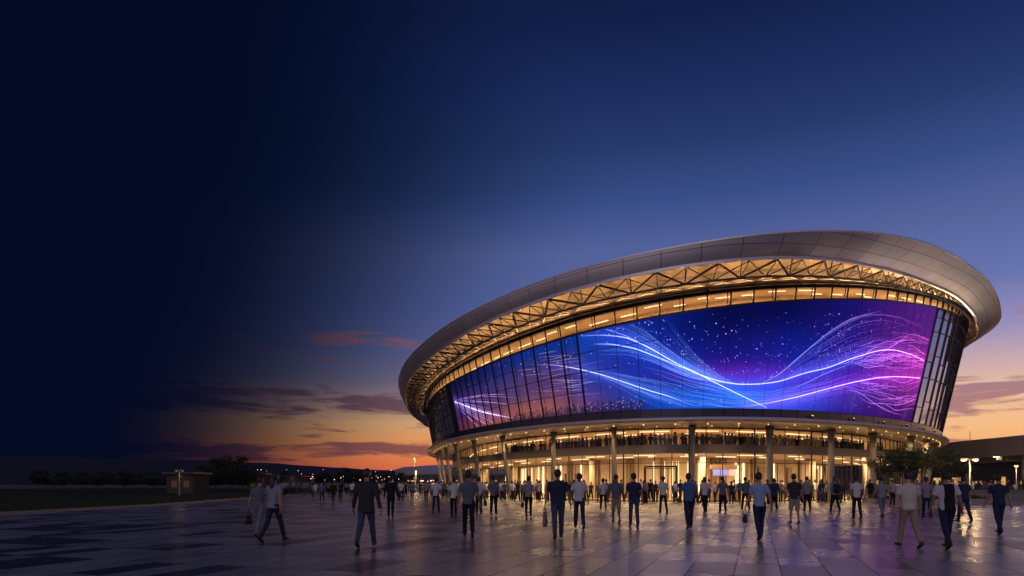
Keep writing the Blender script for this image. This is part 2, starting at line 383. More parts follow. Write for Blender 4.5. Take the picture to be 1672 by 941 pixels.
# header + clerestory, wall panels
def zf(s, f): return z_scr(s)+f*(z_soff(s)-z_scr(s))
s_a = S_SCR0-12*PAN; n_bays = 61
for k in range(n_bays):
    s0 = s_a+k*PAN; s1 = s0+PAN
    if s0 > 165: break
    mb = MB()
    def pr(s, f0=.07, f1=.42, d=-.12): return [P(s, woff(zf(s, f0))+d, zf(s, f0)), P(s, woff(zf(s, f1))+d, zf(s, f1))]
    strip(mb, (s0+.06, s1-.06), pr, flip=True); w = mb.build('clerestory_window', M['glass'], arena)
    mb = MB()
    for (f0, f1) in ((.01, .07), (.42, .46), (.50, .53)):
        cbox(mb, s0, s1, lambda s, f0=f0: woff(zf(s, f0))-.2, lambda s, f0=f0: woff(zf(s, f0))+.08, lambda s: zf(s, f0), lambda s: zf(s, f1))
    p, q = P(s0, woff(zf(s0, .1))+.02, zf(s0, .06)), P(s0, woff(zf(s0, .6))+.02, zf(s0, .60)); mb.bar(p, q, .075, 4)
    if k % 2 == 0:
        sm = s0+PAN*.86; mb.bar(P(sm, woff(zf(sm, .1)), zf(sm, .1)), P(sm, woff(zf(sm, .56)), zf(sm, .56)), .04, 4)
    mb.build('window_frame', M['mullion'], w)
sr = np.linspace(24, 176, 140)
def rz0(s): return zf(s, .02)
def rz1(s): return zf(s, .47)
mb = MB(); strip(mb, sr, lambda s: [P(s, woff(rz0(s))-.2, rz0(s)), P(s, woff(rz0(s))-2.6, rz0(s)), P(s, woff(rz0(s))-2.6, rz1(s)), P(s, woff(rz0(s))-.2, rz1(s))]); mb.build('clerestory_room', M['interior'], arena)
s = 34.0
while s < 166:
    mb = MB(); w_ = random.uniform(.8, 2.2); o_ = random.choice((.9, 1.5, 2.0)); e_ = min(s+w_, 168)
    cbox(mb, s, e_, lambda q: woff(rz0(q))-o_-.04, lambda q: woff(rz0(q))-o_+.04, lambda q: rz1(q)-.07, lambda q: rz1(q)-.02, 3); mb.build('room_light', M['lamp_soft'], arena)
    if random.random() < .55:
        mb = MB(); a_ = s+random.uniform(0, 1); w2 = random.uniform(.12, .9); cbox(mb, a_, a_+w2, lambda q: woff(rz0(q))-1.5, lambda q: woff(rz0(q))-1.2, lambda q: rz0(q)+.01, lambda q, h_=random.uniform(.2, .7): rz0(q)+h_, 2); mb.build('room_counter', M['interior_dark'], arena)
    s += w_+random.uniform(.5, 1.5)
light_s = np.arange(36, 166, 5.2)
for s in light_s: light('AREA', P(s, woff(rz0(s))-1.3, rz1(s)-.13), 135, WARM2, arena, .9, lay(s, fz=rz1), sy=4.8)
mb = MB()
strip(mb, sr, lambda s: [P(s, woff(zf(s, .42))-.1, zf(s, .42)), P(s, woff(zf(s, .52))+.0, zf(s, .52))]); mb.build('dark_band', M['facade_dark'], arena)
mb = MB(); strip(mb, sr, lambda s: [P(s, woff(zf(s, .52))+.02, zf(s, .52)), P(s, woff(z_soff(s))+.02, z_soff(s))]); mb.build('header_band', M['header'], arena, uv=True)

# roof trusses between rim and wall
TB = 2*PAN
def ring_pt(s):
    w0 = woff(z_soff(s)); o = w0+.42*(ob(s)-w0); p = P(s, o); p.z = plane(p)-1.95; return p
def rim_pt(s): 
    p = P(s, ob(s)-.28); p.z = plane(p)-1.32; return p
def wall_pt(s): return P(s, woff(zf(s, .66))+.12, zf(s, .66))
def soff_pt(s): 
    w0 = woff(z_soff(s)); p = P(s, w0+.55*(ob(s)-w0)); p.z = plane(p)-.85; return p
k = 0; s = s_a-8*PAN
while s < 168:
    mb = MB(); a, mid, e = s, s+TB/2, s+TB
    mb.bar(rim_pt(a), ring_pt(mid), .08); mb.bar(ring_pt(mid), rim_pt(e), .08); mb.bar(rim_pt(mid), ring_pt(a), .04); mb.bar(rim_pt(mid), ring_pt(e), .04); mb.bar(rim_pt(mid), ring_pt(mid), .035)
    mb.bar(rim_pt(a), ring_pt(a), .045)
    for i in range(2): mb.bar(ring_pt(a+i*TB/2), ring_pt(a+(i+1)*TB/2), .085)
    mb.bar(wall_pt(a), ring_pt(mid), .05); mb.bar(ring_pt(mid), wall_pt(e), .05); mb.bar(ring_pt(a), wall_pt(a), .05); mb.bar(wall_pt(mid), ring_pt(a), .035); mb.bar(wall_pt(mid), ring_pt(e), .035)
    mb.bar(ring_pt(mid), soff_pt(mid), .04)
    mb.build('truss', M['truss'], roof); s += TB; k += 1
# uplights on the wall head
s = s_a-8*PAN+PAN; i = 0
while s < 168:
    zz = zf(s, .53); p = P(s, woff(zz)+.50, zz)
    if 34 < s:
        mb = MB(); cbox(mb, s-TB*.46, s+TB*.46, lambda q: woff(zf(q, .53))+.40, lambda q: woff(zf(q, .53))+.60, lambda q: zf(q, .53)-.10, lambda q: zf(q, .53)+.02, 4)
        mb.build('light_trough', M['mullion'], arena)
        q = lerp_tab(NC, s); aim = Vector((q[0]*.55, q[1]*.55, 1)).normalized()
        fall = np.interp(s, [36, 70, 88, 118, 132, 160], [.09, .22, .85, .75, .30, .12])
        light('AREA', p+Vector((0, 0, .06)), 92*fall, WARM, arena, .14, lay(s, aim, lambda q: zf(q, .53)), sy=TB*.97)
    s += TB*1.0; i += 1
# small bullet lights in the soffit edge
s = 36
while s < 162:
    p = P(s, ob(s)-.75); p.z = plane(p)-1.13; mb = MB(); mb.bar(p, p-Vector((0, 0, .05)), .04, 6); mb.build('soffit_spot', M['lamp'], roof); s += 6.3

# ------------------------------------------------------------------ video wall
NS, NT = 380, 76
def surf(s, t, d=.10):
    z = Z_B+(z_scr(s)-Z_B)*t; return P(s, woff(z)+d, z)
ctrl = {
 'L1': [(950,549,.2),(985,547,.5),(1023,551,.9),(1061,568,1),(1091,586,1),(1131,608,1),(1172,622.5,1),(1205,628,1),(1240,627.5,1),(1272,623.5,1),(1313,609.5,1),(1352,601,1),(1391,585,1),(1435,572,1),(1460,571,1),(1497,582,1),(1524,600,1)],
 'L2': [(860,596,0),(905,596,.4),(940,601.6,.9),(983,612,1),(1024,626,1),(1061,638.5,1),(1090,646.5,.9),(1118,657,.3),(1150,668,.0)],
 'L3': [(1110,596,.5),(1131,606,1),(1171.5,627,1),(1206.5,644.5,1),(1237,659,.9),(1256,668,.6)],
 'L4': [(1190,668,.0),(1240,661,.5),(1272,655,.8),(1301,648.5,1),(1355,634,1),(1396.5,623.5,1),(1433,616.7,1),(1460,615,1),(1494,616.7,1),(1524,621,1)],
 'L5': [(1290,634,.2),(1311,628,.6),(1347,610,.7),(1400,590,.3),(1430,584,0)],
 'L6': [(737,654,1),(758.6,661.5,1),(776,669.5,1),(795,674.5,.9),(813,678.6,.7),(840,683,.1)],
 'L7': [(975,534,.1),(989,538,.6),(1022,548,.7),(1045,559.5,.7),(1061,571,.6),(1080,581,.2)],
 'L8': [(1235,630,.3),(1250,623,.6),(1272,612,.8),(1301,586,.8),(1352,543,.7),(1387,521,.7),(1416,513,.5),(1440,508,.1)],
 'L9': [(970,562,.2),(1000,562,.7),(1040,570,.9),(1075,584,.9),(1110,599,.7),(1131,607,.4)],
}
CUR = {}
for kx, pts in ctrl.items():
    a = np.array(pts, float); uu = np.arange(a[0, 0], a[-1, 0]+.1, 3.0)
    vv = np.interp(uu, a[:, 0], a[:, 1]); w = np.array([.06,.1,.15,.19,.19,.15,.1,.06]); w = np.array([1,2,3,4,3,2,1.])/16
    for _ in range(3): vv = np.convolve(np.r_[2*vv[0]-vv[3:0:-1], vv, 2*vv[-1]-vv[-2:-5:-1]], w, 'valid')
    CUR[kx] = (uu, vv, np.interp(uu, a[:, 0], a[:, 2]))
def cur(kx, u): uu, vv, ww = CUR[kx]; return np.interp(u, uu, vv), np.interp(u, uu, ww, left=0, right=0)
def ramp(u, tab): 
    xs = [t[0] for t in tab]; cs = np.array([lin(t[1]) for t in tab]); return np.stack([np.interp(u, xs, cs[:, i]) for i in range(3)], -1)
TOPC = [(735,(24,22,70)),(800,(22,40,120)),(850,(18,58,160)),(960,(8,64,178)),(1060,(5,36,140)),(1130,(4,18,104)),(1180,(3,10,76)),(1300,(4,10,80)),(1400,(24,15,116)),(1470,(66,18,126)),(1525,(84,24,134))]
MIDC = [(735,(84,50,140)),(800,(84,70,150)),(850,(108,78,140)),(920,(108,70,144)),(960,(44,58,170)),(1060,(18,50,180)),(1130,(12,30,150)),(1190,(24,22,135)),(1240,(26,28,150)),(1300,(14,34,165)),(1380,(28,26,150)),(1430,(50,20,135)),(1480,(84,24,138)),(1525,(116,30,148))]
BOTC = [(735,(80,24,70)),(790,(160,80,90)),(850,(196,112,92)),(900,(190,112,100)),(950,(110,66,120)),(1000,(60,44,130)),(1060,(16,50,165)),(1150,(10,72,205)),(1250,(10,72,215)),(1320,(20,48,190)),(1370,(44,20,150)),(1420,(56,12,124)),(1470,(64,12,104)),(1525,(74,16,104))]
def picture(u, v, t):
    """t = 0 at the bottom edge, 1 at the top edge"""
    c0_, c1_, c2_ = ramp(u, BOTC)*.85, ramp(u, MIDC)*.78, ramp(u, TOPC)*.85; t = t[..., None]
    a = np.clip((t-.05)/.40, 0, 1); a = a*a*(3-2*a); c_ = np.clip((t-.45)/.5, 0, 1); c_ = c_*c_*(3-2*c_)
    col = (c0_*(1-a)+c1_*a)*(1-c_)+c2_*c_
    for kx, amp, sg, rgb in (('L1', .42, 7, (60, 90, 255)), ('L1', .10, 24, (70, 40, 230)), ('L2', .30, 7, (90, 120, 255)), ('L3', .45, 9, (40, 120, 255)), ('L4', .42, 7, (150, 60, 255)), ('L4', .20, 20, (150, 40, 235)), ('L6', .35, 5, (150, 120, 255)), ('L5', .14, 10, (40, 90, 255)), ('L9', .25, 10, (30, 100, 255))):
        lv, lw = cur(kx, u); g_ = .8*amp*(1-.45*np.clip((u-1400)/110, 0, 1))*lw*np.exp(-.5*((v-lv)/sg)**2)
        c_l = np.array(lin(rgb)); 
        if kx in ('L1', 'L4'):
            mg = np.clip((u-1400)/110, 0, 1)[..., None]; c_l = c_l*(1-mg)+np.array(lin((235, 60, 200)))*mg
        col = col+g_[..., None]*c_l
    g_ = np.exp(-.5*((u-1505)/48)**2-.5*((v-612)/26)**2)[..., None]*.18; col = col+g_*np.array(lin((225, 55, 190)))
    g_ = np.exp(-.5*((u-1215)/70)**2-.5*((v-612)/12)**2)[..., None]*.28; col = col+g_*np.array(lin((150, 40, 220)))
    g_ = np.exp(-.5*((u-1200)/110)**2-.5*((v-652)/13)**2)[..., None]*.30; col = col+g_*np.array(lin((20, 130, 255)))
    col = col*(1-.30*np.clip((945-u)/4, 0, 1))[..., None]  # left part: sky reflection of plain glass, painted into the display colours
    # skyline silhouettes low on the painted sunset reflection
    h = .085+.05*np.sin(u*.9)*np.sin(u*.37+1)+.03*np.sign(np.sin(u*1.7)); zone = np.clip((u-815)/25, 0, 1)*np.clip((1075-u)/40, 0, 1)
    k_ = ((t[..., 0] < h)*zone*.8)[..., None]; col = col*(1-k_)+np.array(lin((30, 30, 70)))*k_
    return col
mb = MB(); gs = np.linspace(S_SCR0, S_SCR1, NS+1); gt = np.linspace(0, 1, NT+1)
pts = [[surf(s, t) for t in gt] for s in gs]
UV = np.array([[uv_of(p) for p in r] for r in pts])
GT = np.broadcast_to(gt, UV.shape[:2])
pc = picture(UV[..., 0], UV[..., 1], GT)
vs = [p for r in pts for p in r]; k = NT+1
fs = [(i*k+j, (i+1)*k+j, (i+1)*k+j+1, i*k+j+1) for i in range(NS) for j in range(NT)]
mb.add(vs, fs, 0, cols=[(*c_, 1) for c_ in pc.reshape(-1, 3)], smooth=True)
U_mid = UV[:, NT//2, 0]
def to_st(u, v):
    s = float(np.interp(u, U_mid, gs)); t = .5
    for _ in range(3):
        fi = min(NS-1e-3, max(0, (s-S_SCR0)/(S_SCR1-S_SCR0)*NS)); i = int(fi); fi -= i; vcol = UV[i, :, 1]*(1-fi)+UV[i+1, :, 1]*fi; ucol = UV[i, :, 0]*(1-fi)+UV[i+1, :, 0]*fi
        t = float(np.interp(-v, -vcol, gt)); du = u-float(np.interp(t, gt, ucol)); gu = (U_mid[i+1]-U_mid[i])/(gs[1]-gs[0]); s += du/max(gu, 2)
    return s, t
def ok_px(u, v):
    s, t = to_st(u, v); return S_SCR0+.1 < s < S_SCR1-.1 and .015 < t < .985
def ribbon(us, vs_, wid, cols, d):
    q = []; kept = []
    for i_, (u, v) in enumerate(zip(us, vs_)):
        s, t = to_st(u, v)
        if not (S_SCR0+.08 < s < S_SCR1-.08 and .012 < t < .988):
            if q: break
            continue
        q.append(surf(s, t, d)); kept.append(i_)
    if len(q) < 3: return
    n_ = len(q); vv, cc = [], []
    for i, p in enumerate(q):
        tg = (q[min(i+1, n_-1)]-q[max(i-1, 0)]).normalized(); out = Vector((*lerp_tab(NC, 100), 0)); 
        side = tg.cross(Vector((tg.y, -tg.x, .2))).normalized()
        w_ = wid[kept[i]] if hasattr(wid, '__len__') else wid
        vv += [p-side*w_, p+side*w_]; cc += [(*cols[kept[i]], 1)]*2
    mb.add(vv, [(2*i, 2*i+2, 2*i+3, 2*i+1) for i in range(n_-1)], 0, cols=cc)
def bgcol(us, vs_): 
    us, vs_ = np.array(us, float), np.array(vs_, float); return picture(us, vs_, np.full(us.shape, .5))
def lcol(u):
    tab = [(735,(120,140,255)),(800,(255,170,190)),(860,(250,190,170)),(930,(200,190,255)),(1000,(120,170,255)),(1150,(140,190,255)),(1250,(120,130,255)),(1340,(110,130,255)),(1420,(190,120,255)),(1500,(255,110,230)),(1525,(255,120,230))]
    return ramp(np.asarray(u, float), tab)
def thread(us, vs_, w_, k_, d=.116, taper=True):
    us = np.asarray(us, float); vs_ = np.asarray(vs_, float); n_ = len(us)
    env = np.sin(np.pi*np.linspace(.04, .96, n_))**.6 if taper else np.ones(n_)
    c_ = bgcol(us, vs_)*.9+lcol(us)*(k_*1.5*env)[:, None]; ribbon(us, vs_, w_*(.4+.6*env), c_, d)
for kx, w_, k_ in (('L1', .031, 1.8), ('L2', .028, 1.6), ('L3', .030, 1.7), ('L4', .031, 1.8), ('L5', .028, .8), ('L6', .06, 1.8), ('L7', .03, .9), ('L8', .03, .7), ('L9', .045, 1.4)):
    uu, vv, ww = CUR[kx]; hot = lcol(uu)*.55+.45
    ribbon(uu, vv, w_*(.35+.65*ww), bgcol(uu, vv)+hot*(k_*ww)[:, None], .13)
def wob(us, a): 
    ph = random.uniform(0, 6.3); f = random.uniform(.03, .07); return a*np.sin(us*f+ph)+a*.5*np.sin(us*f*2.3+ph*2)
for j in range(46):     # strands that spread out of the upper left and tighten at the crossing
    q = random.uniform(-1, 1); u0 = random.uniform(960, 1080); us = np.arange(u0, random.uniform(1150, 1230), 4.); H = 34*np.clip((1190-us)/200, .06, 1)
    thread(us, cur('L1', us)[0]+q*H+wob(us, .8), random.uniform(.008, .016), random.uniform(.15, .55))
for j in range(34):     # fan above the dip
    q = random.uniform(.05, 1); u0 = random.uniform(1080, 1150); us = np.arange(u0, 1215, 4.)
    thread(us, cur('L1', us)[0]-q*70*np.clip((1215-us)/130, 0, 1)**1.6, random.uniform(.006, .011), random.uniform(.08, .35))
for j in range(42):     # strands between the pink arc and the main wave
    q = random.uniform(0, 1)**1.2; us = np.arange(random.uniform(1220, 1300), random.uniform(1380, 1520), 4.)
    a = np.interp(us, [1235,1252,1272,1301,1327,1352,1370,1387,1402,1420,1440,1470,1500,1524], [628,621,611,586,563,544,532,522,516,512,511,517,531,549]); b_ = cur('L1', us)[0]
    thread(us, b_+(a-b_)*q+wob(us, .6), random.uniform(.006, .013), random.uniform(.1, .45))
for j in range(60):     # blue water of strands below
    us = np.arange(random.uniform(1040, 1290), 10000, 4.)[:random.randint(20, 60)]; us = us[us < 1400]
    if len(us) < 6: continue
    q = random.uniform(0, 1); a = np.interp(us, [1040, 1130, 1200, 1260, 1330, 1400], [592, 622, 640, 640, 622, 602]); b_ = np.interp(us, [1040, 1130, 1200, 1300, 1400], [645, 662, 667, 658, 640])
    thread(us, a+(b_-a)*q+wob(us, 1.2), random.uniform(.007, .015), random.uniform(.15, .6))
for j in range(26):
    us = np.arange(random.uniform(945, 1010), random.uniform(1080, 1160), 4.); q = random.uniform(-1, 1)
    thread(us, cur('L2', us)[0]+q*22*np.clip((us-940)/130, .1, 1)+wob(us, .7), random.uniform(.007, .014), random.uniform(.12, .5))
for j in range(80):     # branching net at the right end
    u0 = random.uniform(1370, 1500); us = np.arange(u0, min(1523, u0+random.uniform(30, 110)), 3.); q = random.uniform(-1, 1.15)
    if len(us) < 5: continue
    b_ = np.where(q > 0, 617+q*58*np.clip((us-1340)/120, .2, 1), 600+q*75*np.clip((us-1340)/150, .2, 1)); pull = np.clip((us-1440)/90, 0, 1)**2
    thread(us, b_*(1-.35*pull)+612*.35*pull+wob(us, 4.2), random.uniform(.010, .022), random.uniform(.3, 1.2))
for j in range(30):     # burst at the left end
    a_ = random.uniform(-.9, .95); us = np.arange(738, random.uniform(780, 850), 2.5); x_ = us-738
    thread(us, 655+x_*(.35+a_*.75)-a_*.0022*x_**2, random.uniform(.012, .03), random.uniform(.15, .6))
for j in range(26):
    us = np.arange(random.uniform(830, 960), 10000, 4.)[:random.randint(6, 18)]; v0 = random.uniform(575, 660)
    thread(us, v0-(us-us[0])*random.uniform(.02, .22)+wob(us, .8), random.uniform(.01, .02), random.uniform(.15, .5))
def dot(u, v, r, c_):
    if not ok_px(u, v): return
    s, t = to_st(u, v); hz = r/(z_scr(s)-Z_B); q = [surf(s-r, t, .14), surf(s, t-hz, .14), surf(s+r, t, .14), surf(s, t+hz, .14)]
    mb.add(q, [(0, 1, 2, 3)], 0, cols=[(*c_, 1)]*4)
for j in range(1500):
    u = random.uniform(745, 1522) if random.random() < .65 else random.uniform(1330, 1522); z_ = random.random()
    if z_ < .62 and u > 950: v = cur('L1', u)[0]-abs(random.gauss(0, 34)) if u < 1400 else random.gauss(592, 36)
    else: v = random.uniform(510, 668)
    c_ = (lcol(u)*.6+np.array(lin((190, 70, 255)))*.4)*random.uniform(.4, 2.2)+.03; dot(u, v, random.choice((.018, .022, .028, .028, .036, .05)), c_)
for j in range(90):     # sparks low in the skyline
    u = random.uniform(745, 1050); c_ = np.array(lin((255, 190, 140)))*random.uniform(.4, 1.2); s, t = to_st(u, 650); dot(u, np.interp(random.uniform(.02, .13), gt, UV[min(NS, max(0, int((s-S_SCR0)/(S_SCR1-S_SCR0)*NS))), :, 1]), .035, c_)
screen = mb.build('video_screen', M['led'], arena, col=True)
KSEP = int(round((s_at(945, .3, 10)-S_SCR0)/PAN))
mb = MB()
for s0, s1 in ((S_SCR0-.16, S_SCR0), (S_SCR1, S_SCR1+.16)):
    mb.bar(P((s0+s1)/2, woff(Z_B)+.12, Z_B-.05), P((s0+s1)/2, woff(z_scr(s1))+.12, z_scr(s1)+.05), .13, 4)
cbox(mb, S_SCR0, S_SCR1, lambda s: woff(z_scr(s))-.1, lambda s: woff(z_scr(s))+.16, lambda s: z_scr(s)-.02, lambda s: z_scr(s)+.10, 120)
mb.build('screen_frame', M['mullion'], screen)
for k in range(1, 36):
    s = S_SCR0+k*PAN; mb = MB(); big = k <= KSEP
    w_ = .105 if k == KSEP else .095 if big else (.022 if k < 19 else .012)
    p, q = surf(s, 0, .13), surf(s, 1, .13); mb.bar(p, q, w_, 4)
    if big and k % 2: mb.bar(surf(s+.42, 0, .13), surf(s+.42, 1, .13), .03, 4)
    mb.build('mullion', M['mullion'], screen)
for t_, send in ((.27, 14), (.52, 16), (.76, 18)):
    mb = MB(); ss = np.linspace(S_SCR0, S_SCR0+send*PAN, 40)
    for a, c_ in zip(ss[:-1], ss[1:]): mb.bar(surf(a, t_, .13), surf(c_, t_, .13), .03, 4)
    mb.build('transom', M['mullion'], screen)

# spandrel band under the display, panel by panel
for k in range(-12, 50):
    s0 = S_SCR0+k*PAN
    if s0 > 160: break
    mb = MB(); cbox(mb, s0+.03, s0+PAN-.03, -1.0, -.62+random.uniform(-.01, .01), 6.5, Z_B-.06); mb.build('spandrel_panel', M['spandrel'], arena)
mb = MB(); cbox(mb, s_a-10, 168, -1.1, -.68, 6.5, Z_B-.02, 120); mb.build('spandrel_backing', M['mullion'], arena)

# reflective glass wings at both ends
WP = 1.5*PAN
def wing(k0, k1):
    for k in range(k0, k1):
        s0 = (S_SCR0-PAN+k*WP) if k < 0 else (S_SCR1+.2+k*WP)
        pan = WP
        a0, a1 = s0+.05, s0+pan-.05; mb = MB(); fr = [0, .20, .40, .60, .80, .92, 1.0] if k % 2 else [0, .14, .40, .54, .80, .92, 1.0]
        j = [random.uniform(-.02, .02) for _ in range(4)]
        def sf(s, t, d=0): z = Z_B+(z_scr(s)+.05-Z_B)*t; return P(s, woff(z)+d, z)
        for i in range(6):
            e_ = [random.uniform(-.012, .012) for _ in range(3)]
            mb.add([sf(a0, fr[i], .02+e_[0]), sf(a1, fr[i], .02+e_[1]), sf(a1, fr[i+1], .02+e_[2]), sf(a0, fr[i+1], .02+e_[0]+e_[2]-e_[1])], [(0, 1, 2, 3)])
        w = mb.build('glass_panel', M['wing_glass'], arena); mb = MB()
        mb.bar(sf(s0, 0, .05), sf(s0, 1, .05), .06, 4)
        for f_ in fr[:-1]: mb.bar(sf(s0, f_, .05), sf(s0+pan, f_, .05), .03, 4)
        mb.build('glazing_frame', M['mullion'], w)
wing(-9, 0); wing(0, 12)
mb = MB(); s0 = S_SCR0-PAN
cbox(mb, s0-.1, S_SCR0-.17, lambda s: -1.0, lambda s: -.62, Z_B-.3, Z_B, 3)
strip(mb, np.linspace(s0-.1, S_SCR0-.17, 4), lambda s: [P(s, woff(Z_B)+.2, Z_B), P(s, woff(z_scr(s))+.2, z_scr(s)+.1)])
mb.build('corner_pier', M['facade_dark'], arena)

# ------------------------------------------------------------------ canopy and entrance storeys
GO = -4.2           # glass line
mb = MB()
def cprof(s): return [P(s, -.75, 6.62), P(s, -.18, 6.60), P(s, -.02, 6.52), P(s, .03, 6.40), P(s, -.05, 6.27), P(s, -.35, 6.18), P(s, -1.2, 6.12), P(s, GO-.4, 6.08)]
strip(mb, ALL, cprof, smooth=True); canopy = mb.build('canopy', M['canopy'], arena, uv=True)
COL0 = s_at(1130, -2.3, 3); COL1 = s_at(1267, -2.3, 3); BAY = COL1-COL0
print('columns', COL0, COL1, BAY, 'panel', PAN)
BAY = min(max(BAY, 5.2), 7.5); s = COL0-8*BAY; cols = []
while s < 150:
    if s > 36: cols.append(s)
    s += BAY
s = 40.0; k = 0
while s < 152:
    for o_ in (-.85, -2.6):
        sx_ = s+(.9 if o_ < -1 else 0)
        if o_ < -1 and min(abs(sx_-c_) for c_ in cols) < .7: continue
        p = P(sx_, o_, 6.105); mb = MB(); mb.bar(p+Vector((0, 0, .03)), p-Vector((0, 0, .03)), .045, 8); mb.build('downlight', M['lamp'], canopy)
    s += 2.6; k += 1
s = 41
while s < 152:
    if min(abs(s-c_) for c_ in cols) > 1.0: light('SPOT', P(s, -1.1, 6.0), 560, WARM, arena, .08, (0, 0, 0), spot=R(150))
    s += 4.1
for s in cols:
    p = P(s, -2.3); mb = MB(); rr = .20 if s < COL0+1 else .27
    lean = Vector((0, 0, 0))
    if s < 78 or s > 128: 
        q = lerp_tab(NC, s); lean = Vector((q[0], q[1], 0))*.9
    pts_ = [p+Vector((0, 0, -.02)), p+Vector((0, 0, .12)), p+Vector((0, 0, .13))]+[p+lean*(z_/6.1)+Vector((0, 0, z_)) for z_ in (1.0, 3.0, 5.2, 5.75, 6.13)]
    mb.tube(pts_, [rr*1.2, rr*1.2, rr, rr, rr, rr*1.02, rr*1.15, rr*1.5], 20); mb.build('column', M['column'], arena)
    pp = P(s, -2.3-.72, .0); mb = MB(); mb.bar(pp+Vector((0, 0, .0)), pp+Vector((0, 0, .12)), .09, 8, 0); mb.bar(pp+Vector((0, 0, .121)), pp+Vector((0, 0, .13)), .07, 8, 1); mb.build('column_uplight', [M['mullion'], M['lamp']], arena)
    light('SPOT', pp+Vector((0, 0, .2)), 32 if s < 80 or s > 122 else 12, WARM, arena, .05, (R(180), 0, 0), spot=R(70))
# added wash lights on the canopy ledge, put in to brighten the rim
for s in (109, 114, 119, 124, 129, 134, 139, 144):
    p = P(s, -.42, 6.62); a = P(s, ob(s)); a.z = plane(a)-1.2; b_ = P(s, ot(s)); b_.z = plane(b_); aim = (a.lerp(b_, .35)-p).normalized(); mb = MB()
    mb.bar(p, p+Vector((0, 0, .10)), .05, 8); mb.bar(p+Vector((0, 0, .14))-aim*.06, p+Vector((0, 0, .14))+aim*.12, .10, 12); mb.bar(p+Vector((0, 0, .14))+aim*.121, p+Vector((0, 0, .14))+aim*.13, .085, 12, 1)
    mb.build('added_rim_wash', [M['mullion'], M['lamp']], arena)
    light('SPOT', p+Vector((0, 0, .14))+aim*.2, 4200 if 113 < s < 138 else 2000, (1, .76, .60), arena, .5, lay(s, aim), spot=R(62))
# curtain wall by bay
ZM0, ZM1, ZC = 3.98, 4.72, 6.08
DOOR = int(np.argmin([abs(uv_of(P(s+BAY/2, GO, 2))[0]-1078) for s in cols]))
sb = cols[0]-2*BAY; nb = len(cols)+3
for k in range(nb):
    s0 = sb+k*BAY; mb = MB()
    for i in range(4):
        a, c_ = s0+i*BAY/4, s0+(i+1)*BAY/4
        e_ = random.uniform(-.015, .015)
        mb.add([P(a, GO+e_, .05), P(c_, GO-e_, .05), P(c_, GO-e_, ZM0), P(a, GO+e_, ZM0)], [(0, 1, 2, 3)])
        mb.add([P(a, GO+e_, ZM1), P(c_, GO-e_, ZM1), P(c_, GO-e_, ZC), P(a, GO+e_, ZC)], [(0, 1, 2, 3)])
    gl = mb.build('curtain_wall', M['glass'], arena); mb = MB()
    for i in range(4):
        s = s0+i*BAY/4; p = P(s, GO+.02); mb.bar(p+Vector((0, 0, 0)), p+Vector((0, 0, ZC)), .045 if i else .075, 4)
        s2 = s+BAY/4
        for z_, r_ in ((.06, .06), (3.2, .04), (ZC-.05, .06), (5.5 if i == 1 else ZC-.05, .03)): mb.bar(P(s, GO+.02, z_), P(s2, GO+.02, z_), r_, 4)
        if random.random() < .45: sm = s+BAY/8; mb.bar(P(sm, GO+.02, 0), P(sm, GO+.02, 3.2), .035, 4)
    mb.build('mullion_frame', M['mullion'], gl)
    mb = MB(); cbox(mb, s0+.02, s0+BAY-.02, GO-.28, GO+.12, ZM0, ZM1, 4); mb.build('spandrel_band', M['slab'], arena)
# rooms behind the glass
r0, r1 = sb-2, sb+nb*BAY+2; rs = np.linspace(r0, r1, 90)
mb = MB(); strip(mb, rs, lambda s: [P(s, GO-.28, ZM0), P(s, GO-9, ZM0), P(s, GO-9, ZM0+.25), P(s, GO-.28, ZM0+.25)], closed=True); mb.build('mezzanine_floor', M['ceiling'], arena)
mb = MB(); strip(mb, rs, lambda s: [P(s, GO-.1, ZC+.02), P(s, GO-9.2, ZC+.02)]); mb.build('upper_ceiling', M['ceiling'], arena)
mb = MB(); strip(mb, rs, lambda s: [P(s, GO-9.05, 0), P(s, GO-9.05, ZC+.1)]); mb.build('back_wall', M['interior'], arena)
mb = MB(); strip(mb, rs, lambda s: [P(s, GO+.02, .016), P(s, GO-9.2, .016)]); mb.build('concourse_floor', M['floor_in'], arena)
s = r0+2; k = 0
while s < r1-3:
    mb = MB()
    for z_, o_ in ((ZM0-.05, -2.2), (ZM0-.05, -5.4)):
        cbox(mb, s, s+BAY*random.uniform(.2, .6), GO+o_-.12, GO+o_+.12, z_-.03, z_+.03, 3)
    mb.build('ceiling_light', M['lamp_soft'], arena)
    mb = MB(); cbox(mb, s+.5, s+BAY*.7, GO-3.0, GO-2.8, ZC-.08, ZC-.02, 3); cbox(mb, s+1.5, s+BAY*.5, GO-6.0, GO-5.8, ZC-.08, ZC-.02, 3); mb.build('upper_ceiling_light', M['lamp_soft'], arena)
    for z_, pw, o_ in ((ZM0-.12, 580, -3.4), (ZC-.12, 320, -4.0)):
        p = P(s+BAY/2, GO+o_, z_); light('AREA', p, pw, WARM2, arena, 3.0, lay(s+BAY/2), sy=4.2)
    s += BAY; k += 1
s = r0+1.2
